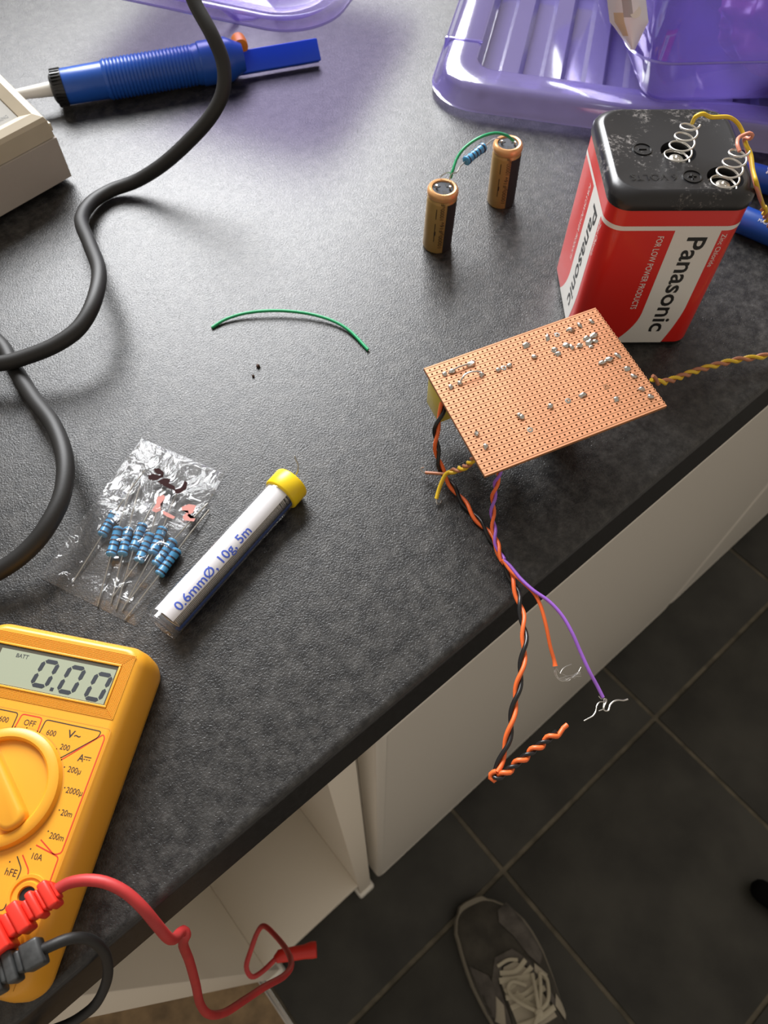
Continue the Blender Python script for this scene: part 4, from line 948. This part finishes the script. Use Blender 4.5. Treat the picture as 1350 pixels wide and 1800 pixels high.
    for vv, b in ((5.2, 93.6), (5.2, 108), (20, 108)):
        x, y = Y(vv, b); Mj = Matrix.Translation((x, y, 0))
        MB().lathe([(3.0, TZ+.1), (3.2, TZ+1.1), (4.4, TZ+1.3), (4.9, TZ+.1), (5.6, TZ+.1), (5.8, TZ+.8), (6.9, TZ+.9), (7.1, TZ)], 36, M=Mj, cap=False).build('socket_ring', M_yellow, root)
        MB().lathe([(.1, TZ+.12), (2.9, TZ+.12)], 24, M=Mj, cap=False).build('socket_hole', M_bblack, root)
meter()

# ------------------------------------------------------------------ test leads
def lead(name, label, plug_pts, widths, wh, cable, cr, mp, mc, tip=None, tipm=None):
    a, b = plug_pts; d = (b-a); d.z = 0; L = d.length; d.normalize(); s_ = Vector((-d.y, d.x, 0))
    o3 = b.copy(); root = empty(name, label, 'test lead', (o3.x, o3.y, o3.z))
    M = Matrix((d, s_, Vector((0, 0, 1)))).transposed().to_4x4(); M.translation = a
    pg = MB()
    for x0, x1, w_ in widths: pg.box(x0, -w_/2, -w_/2*wh, x1, w_/2, w_/2*wh, b=min(1.0, w_*.12), M=M)
    pg.build('plug', mp, root, o3)
    c = MB().tube(catmull(cable, 2), cr, 12).build('cable', mc, root, o3, smooth=60)
    if tip:
        pts, rad = tip; MB().tube(pts, rad, 14).build('probe_handle', tipm, root, o3)
    return root
pz = 35.5
ra, rb = at(-60, 1690, pz), at(97, 1566, pz); Lr = (rb-ra).length; 
E_ = Lr
lead('red_test_lead', 'red test lead plugged in the multimeter and hanging over the worktop edge', (ra, rb),
     [(0, E_-17.5, 12.5), (E_-17.5, E_-14.5, 8), (E_-14.5, E_-10.2, 10.5), (E_-10.2, E_-8, 7), (E_-8, E_-5.2, 9.6), (E_-5.2, E_-3.6, 7.8), (E_-3.6, E_, 9.4), (E_, E_+1, 6)], .85,
     [rb, at(118, 1553, 36), at(150, 1547, 37), at(185, 1551, 37), at(220, 1568, 35), at(250, 1595, 31), at(275, 1625, 24), at(295, 1648, 14), at(307, 1650, 2), at(314, 1642, -8), at(322, 1636, -12), at(327, 1643, -14), at(322, 1660, -24), at(333, 1690, -45), at(344, 1730, -70), at(352, 1765, -90), at(368, 1783, -105), at(395, 1780, -125), at(430, 1758, -150), at(465, 1735, -180), at(500, 1715, -215), at(512, 1695, -250), at(505, 1672, -290), at(487, 1648, -330), at(465, 1628, -350), at(453, 1638, -360), at(441, 1670, -370), at(433, 1700, -375), at(443, 1717, -380), at(462, 1707, -385), at(485, 1685, -390)], 2.0, M_redp, M_redc,
     ([at(484, 1687, -390), at(492, 1681, -391), at(500, 1679, -392), at(535, 1673, -396), at(548, 1670, -397), at(556, 1669, -397)], [3.0, 5.0, 5.2, 5.4, 6.4, 6.2]), M_tip)
ba, bb = at(-70, 1752, 34), at(77, 1668, 34); E_ = (bb-ba).length
lead('black_test_lead', 'black test lead looping from the multimeter round the worktop edge', (ba, bb),
     [(0, E_-20, 12), (E_-20, E_-18, 7.5), (E_-18, E_-14, 11), (E_-14, E_-12, 7.5), (E_-12, E_-8.6, 10), (E_-8.6, E_-6.4, 7), (E_-6.4, E_, 8.8)], .8,
     [bb, at(95, 1660, 34), at(115, 1652, 33), at(140, 1648, 30), at(165, 1655, 24), at(184, 1675, 14), at(190, 1705, 2), at(184, 1735, -8), at(168, 1765, -14), at(145, 1785, -18), at(115, 1802, -22), at(60, 1822, -28)], 1.9, M_blackplug, M_cable)

# ------------------------------------------------------------------ purple lid and boxes
def lid():
    fx = Vector((.597, -.802, 0)); fy = Vector((.802, .597, 0))       # along the front edge, going back
    cor = Vector((362, 378, 0)); Lx, Ly = 285, 205
    org = cor; root = empty('box_cover', 'translucent purple ribbed plastic box lid flat on the worktop', 'lid', org, math.atan2(fx.y, fx.x))
    # local x along the front, y back (right handed: x cross y = up)
    def rr(ins, r, z): return [(Lx/2+x, Ly/2+y, z) for x, y in rsq(Lx/2-ins, Ly/2-ins, max(r, 3), 10)]
    s = MB(); loft(s, [rr(0, 36, 3.5), rr(-1.2, 37, 4.5), rr(1, 36, 5.5), rr(4, 34, 15), rr(6.5, 32, 18.2), rr(9.5, 30, 19.2), rr(27, 17, 19.2), rr(29.5, 14, 18.2), rr(31.5, 12, 8), rr(32.5, 12, 6.5)], cap0=False, cap1=False)
    s.build('rim', M_purple_l, root, smooth=50)
    # ribbed panel: corrugations running back
    p = MB(); x = 33; prof = [(x, 6.5)]
    pat = [(12, 6.5), (3, 13.5), (12, 13.5), (3, 6.5)]
    while x < Lx-60:
        for dx_, z in pat: x += dx_; prof.append((x, z))
    prof.append((Lx-33, 6.5))
    vs_ = []; 
    for y in (33, Ly-33): vs_ += [(a, y, z) for a, z in prof]
    n = len(prof); p.add(vs_, [(i, i+1, n+i+1, n+i) for i in range(n-1)]); p.build('ribbed_panel', M_purple_l, root, smooth=20)
    MB().box(2, 60, 5, 5.5, 64, 19.8, b=.8).box(5, 60, 18.8, 30, 62.5, 20.2, b=.6).build('clip_ridge', M_purple_l, root)
lid()
def tub(name, label, corner, ax, by, z_rim, Lx, Ly, base_in, r=26, skirt=0, z0=0, m_=None):
    m_ = m_ or M_purple
    root = empty(name, label, 'storage box', (corner.x, corner.y, z0), math.atan2(ax.y, ax.x))
    def rr(ins, rad, z): return [(Lx/2+x, Ly/2+y, z-z0) for x, y in rsq(Lx/2-ins, Ly/2-ins, max(rad, 3), 10)]
    s = MB(); loft(s, [rr(base_in, r*.55, z0+1.5), rr(base_in-1, r*.6, z0+.3), rr(base_in-3, r*.65, z0+3), rr(max(16, base_in*.6) if base_in > 60 else 16, r*.8, z_rim-4), rr(16, r*.8, z_rim-3), rr(14, r*.8, z_rim+1.5+skirt)], cap1=False)
    s.build('box_body', m_, root, smooth=50)
    s = MB(); loft(s, [rr(0, r, z_rim-5), rr(.2+skirt*.1, r, z_rim+skirt), rr(1.5+skirt*.1, r, z_rim+1.6+skirt), rr(4+skirt*.1, r*.95, z_rim+2.2+skirt), rr(14, r*.8, z_rim+2.2+skirt-(0 if skirt else 9))]+([] if skirt else [rr(60, r*.6, z_rim-7), rr(99, 5, z_rim-7)]), cap0=False, cap1=False)
    s.build('rim', m_, root, smooth=50)
    s = MB(); loft(s, [rr(-.6, r, z_rim-5.6), rr(-1.2, r, z_rim-4.8), rr(-.4, r, z_rim-4), rr(.4, r, z_rim-4.8), rr(-.6, r, z_rim-5.6)], cap0=False, cap1=False)
    s.build('rim_bead', M_purple_l, root, smooth=60)
    return root, rr
bx, _ = tub('storage_box', 'translucent purple plastic box behind the battery at the right', Vector((429, 262, 0)), Vector((.79, -.61, 0)), None, 63, 300, 220, 25, skirt=32, z0=19.5)
def lumpy(name, label, cat, c, rx, ry, rz, m_, seed):
    bm = bmesh.new(); bmesh.ops.create_icosphere(bm, subdivisions=4, radius=1)
    for v in bm.verts:
        k = 1+.35*noise.noise(v.co*2.2+Vector((seed, 0, 0)))+.18*noise.noise(v.co*5+Vector((0, seed, 0)))
        q = v.co*k; v.co = Vector((c[0]+q.x*rx, c[1]+q.y*ry, max(23, c[2]+q.z*rz)))
    bm.verts.index_update(); mb = MB().add([tuple(v.co) for v in bm.verts], [tuple(v.index for v in f.verts) for f in bm.faces]); bm.free()
    tag(mb.build(name, m_, None, (c[0], c[1], 23), smooth=180), label, cat)
lumpy('crumpled_bag', 'crumpled magenta film inside the purple box', 'bag', tuple(at(1318, 175, 48)+Vector((84, 40, -2))), 30, 38, 24, M_magenta, 3)
lumpy('folded_cloth', 'dark navy bundle inside the purple box', 'cloth', (610, 300, 50), 34, 40, 30, M_contents, 8)
tub('storage_box', 'second translucent purple box whose rounded rim corner shows at the top edge', Vector((302, 416, 0)), Vector((.87, .49, 0)), None, 58, 230, 230, 95, 40, m_=M_purple2)
# printed silver sachet leaning on the lid
sc_ = empty('silver_label', 'curled silver printed label stuck to the corner of the purple box', 'label', (*at(1112, 90, 74)[:2], 74))
o3 = Vector(sc_['org'])
def lf(u, v_):  # u across, v up
    px = 1112+(u)*(26 if v_ < .4 else 30)*(min(1, v_*2.6)+.04)-v_*14+u*3; py = 88-v_*115
    return at(px, py, 74+v_*36-4*u*u)
mb = MB(); nu, nv = 8, 14
mb.v = [tuple(lf(-1+2*i/nu, j/nv)) for j in range(nv+1) for i in range(nu+1)]; mb.f = [(j*(nu+1)+i, j*(nu+1)+i+1, (j+1)*(nu+1)+i+1, (j+1)*(nu+1)+i) for j in range(nv) for i in range(nu)]; 
mb.mi = [(1 if (1 <= i < 3 and 2 < j < 8) else (2 if 3 <= i < 5 and j > 6 else 0)) for j in range(nv) for i in range(nu)]
lbo = mb.build('printed_leaf', [M_foil, M_foil2, M_foilgrey], sc_, o3)
q = MB(); cen = lf(.35, .55)+Vector((0, 0, 1.2)); q.lathe([(.1, 0), (3.2, 0)], 20, M=axisM(cen, Vector((-.5, -.6, .6))), cap=False); q.build('white_roundel', M_bwhite, lbo, o3)

# ------------------------------------------------------------------ blue pens behind the battery
for i, (pa, pb_, rr_, z, lb_, tx) in enumerate(((at(1296, 383, 8), at(1450, 447, 8), 8.2, 8.2, 'lower blue round handle with white print lying behind the battery', ('CE', 'MADE')),
                                             (at(1300, 305, 8), at(1450, 345, 8), 8.2, 8.2, 'upper blue round handle with a white letter behind the battery', ('P', '')))):
    pa.z = pb_.z = z; d = (pb_-pa).normalized(); o3 = Vector((pa.x, pa.y, 0)); root = empty('marker_pen', lb_, 'marker pen', o3)
    L = (pb_-pa).length; Mx = axisM(pa, d)
    MB().lathe([(5.5, 0), (7.4, .6), (8.1, 2), (8.2, L*.8), (7, L)], 36, M=Mx).build('barrel', M_penblue, root, o3)
    MB().lathe([(6, L), (8.4, L+1), (8.4, L+30), (7, L+32)], 36, M=Mx).build('cap', M_penblue, root, o3)
    s_ = Vector((0, 0, 1)).cross(d); s_ = s_ if s_.y < 0 else -s_
    def fnp(x0, ang0):
        def f(x, y, h):
            a = R_(ang0)+y/8.3; return tuple(pa+d*(x0+x)+s_*(8.35*math.cos(a))+Vector((0, 0, 1))*(8.35*math.sin(a))-o3)
        return f
    t0 = (at(1338, 390, 14)-pa).dot(d) if i == 0 else (at(1338, 325, 14)-pa).dot(d)
    if i == 0:
        text('CE', 2.4, M_bwhite, root, fnp(t0+1, 72)); text('MADE', 2.0, M_bwhite, root, fnp(t0-2, 52))
    else: text('P', 5, M_bwhite, root, fnp(t0, 60), bold=.02)
for o in bpy.data.objects:
    if 'org' in o: del o['org']
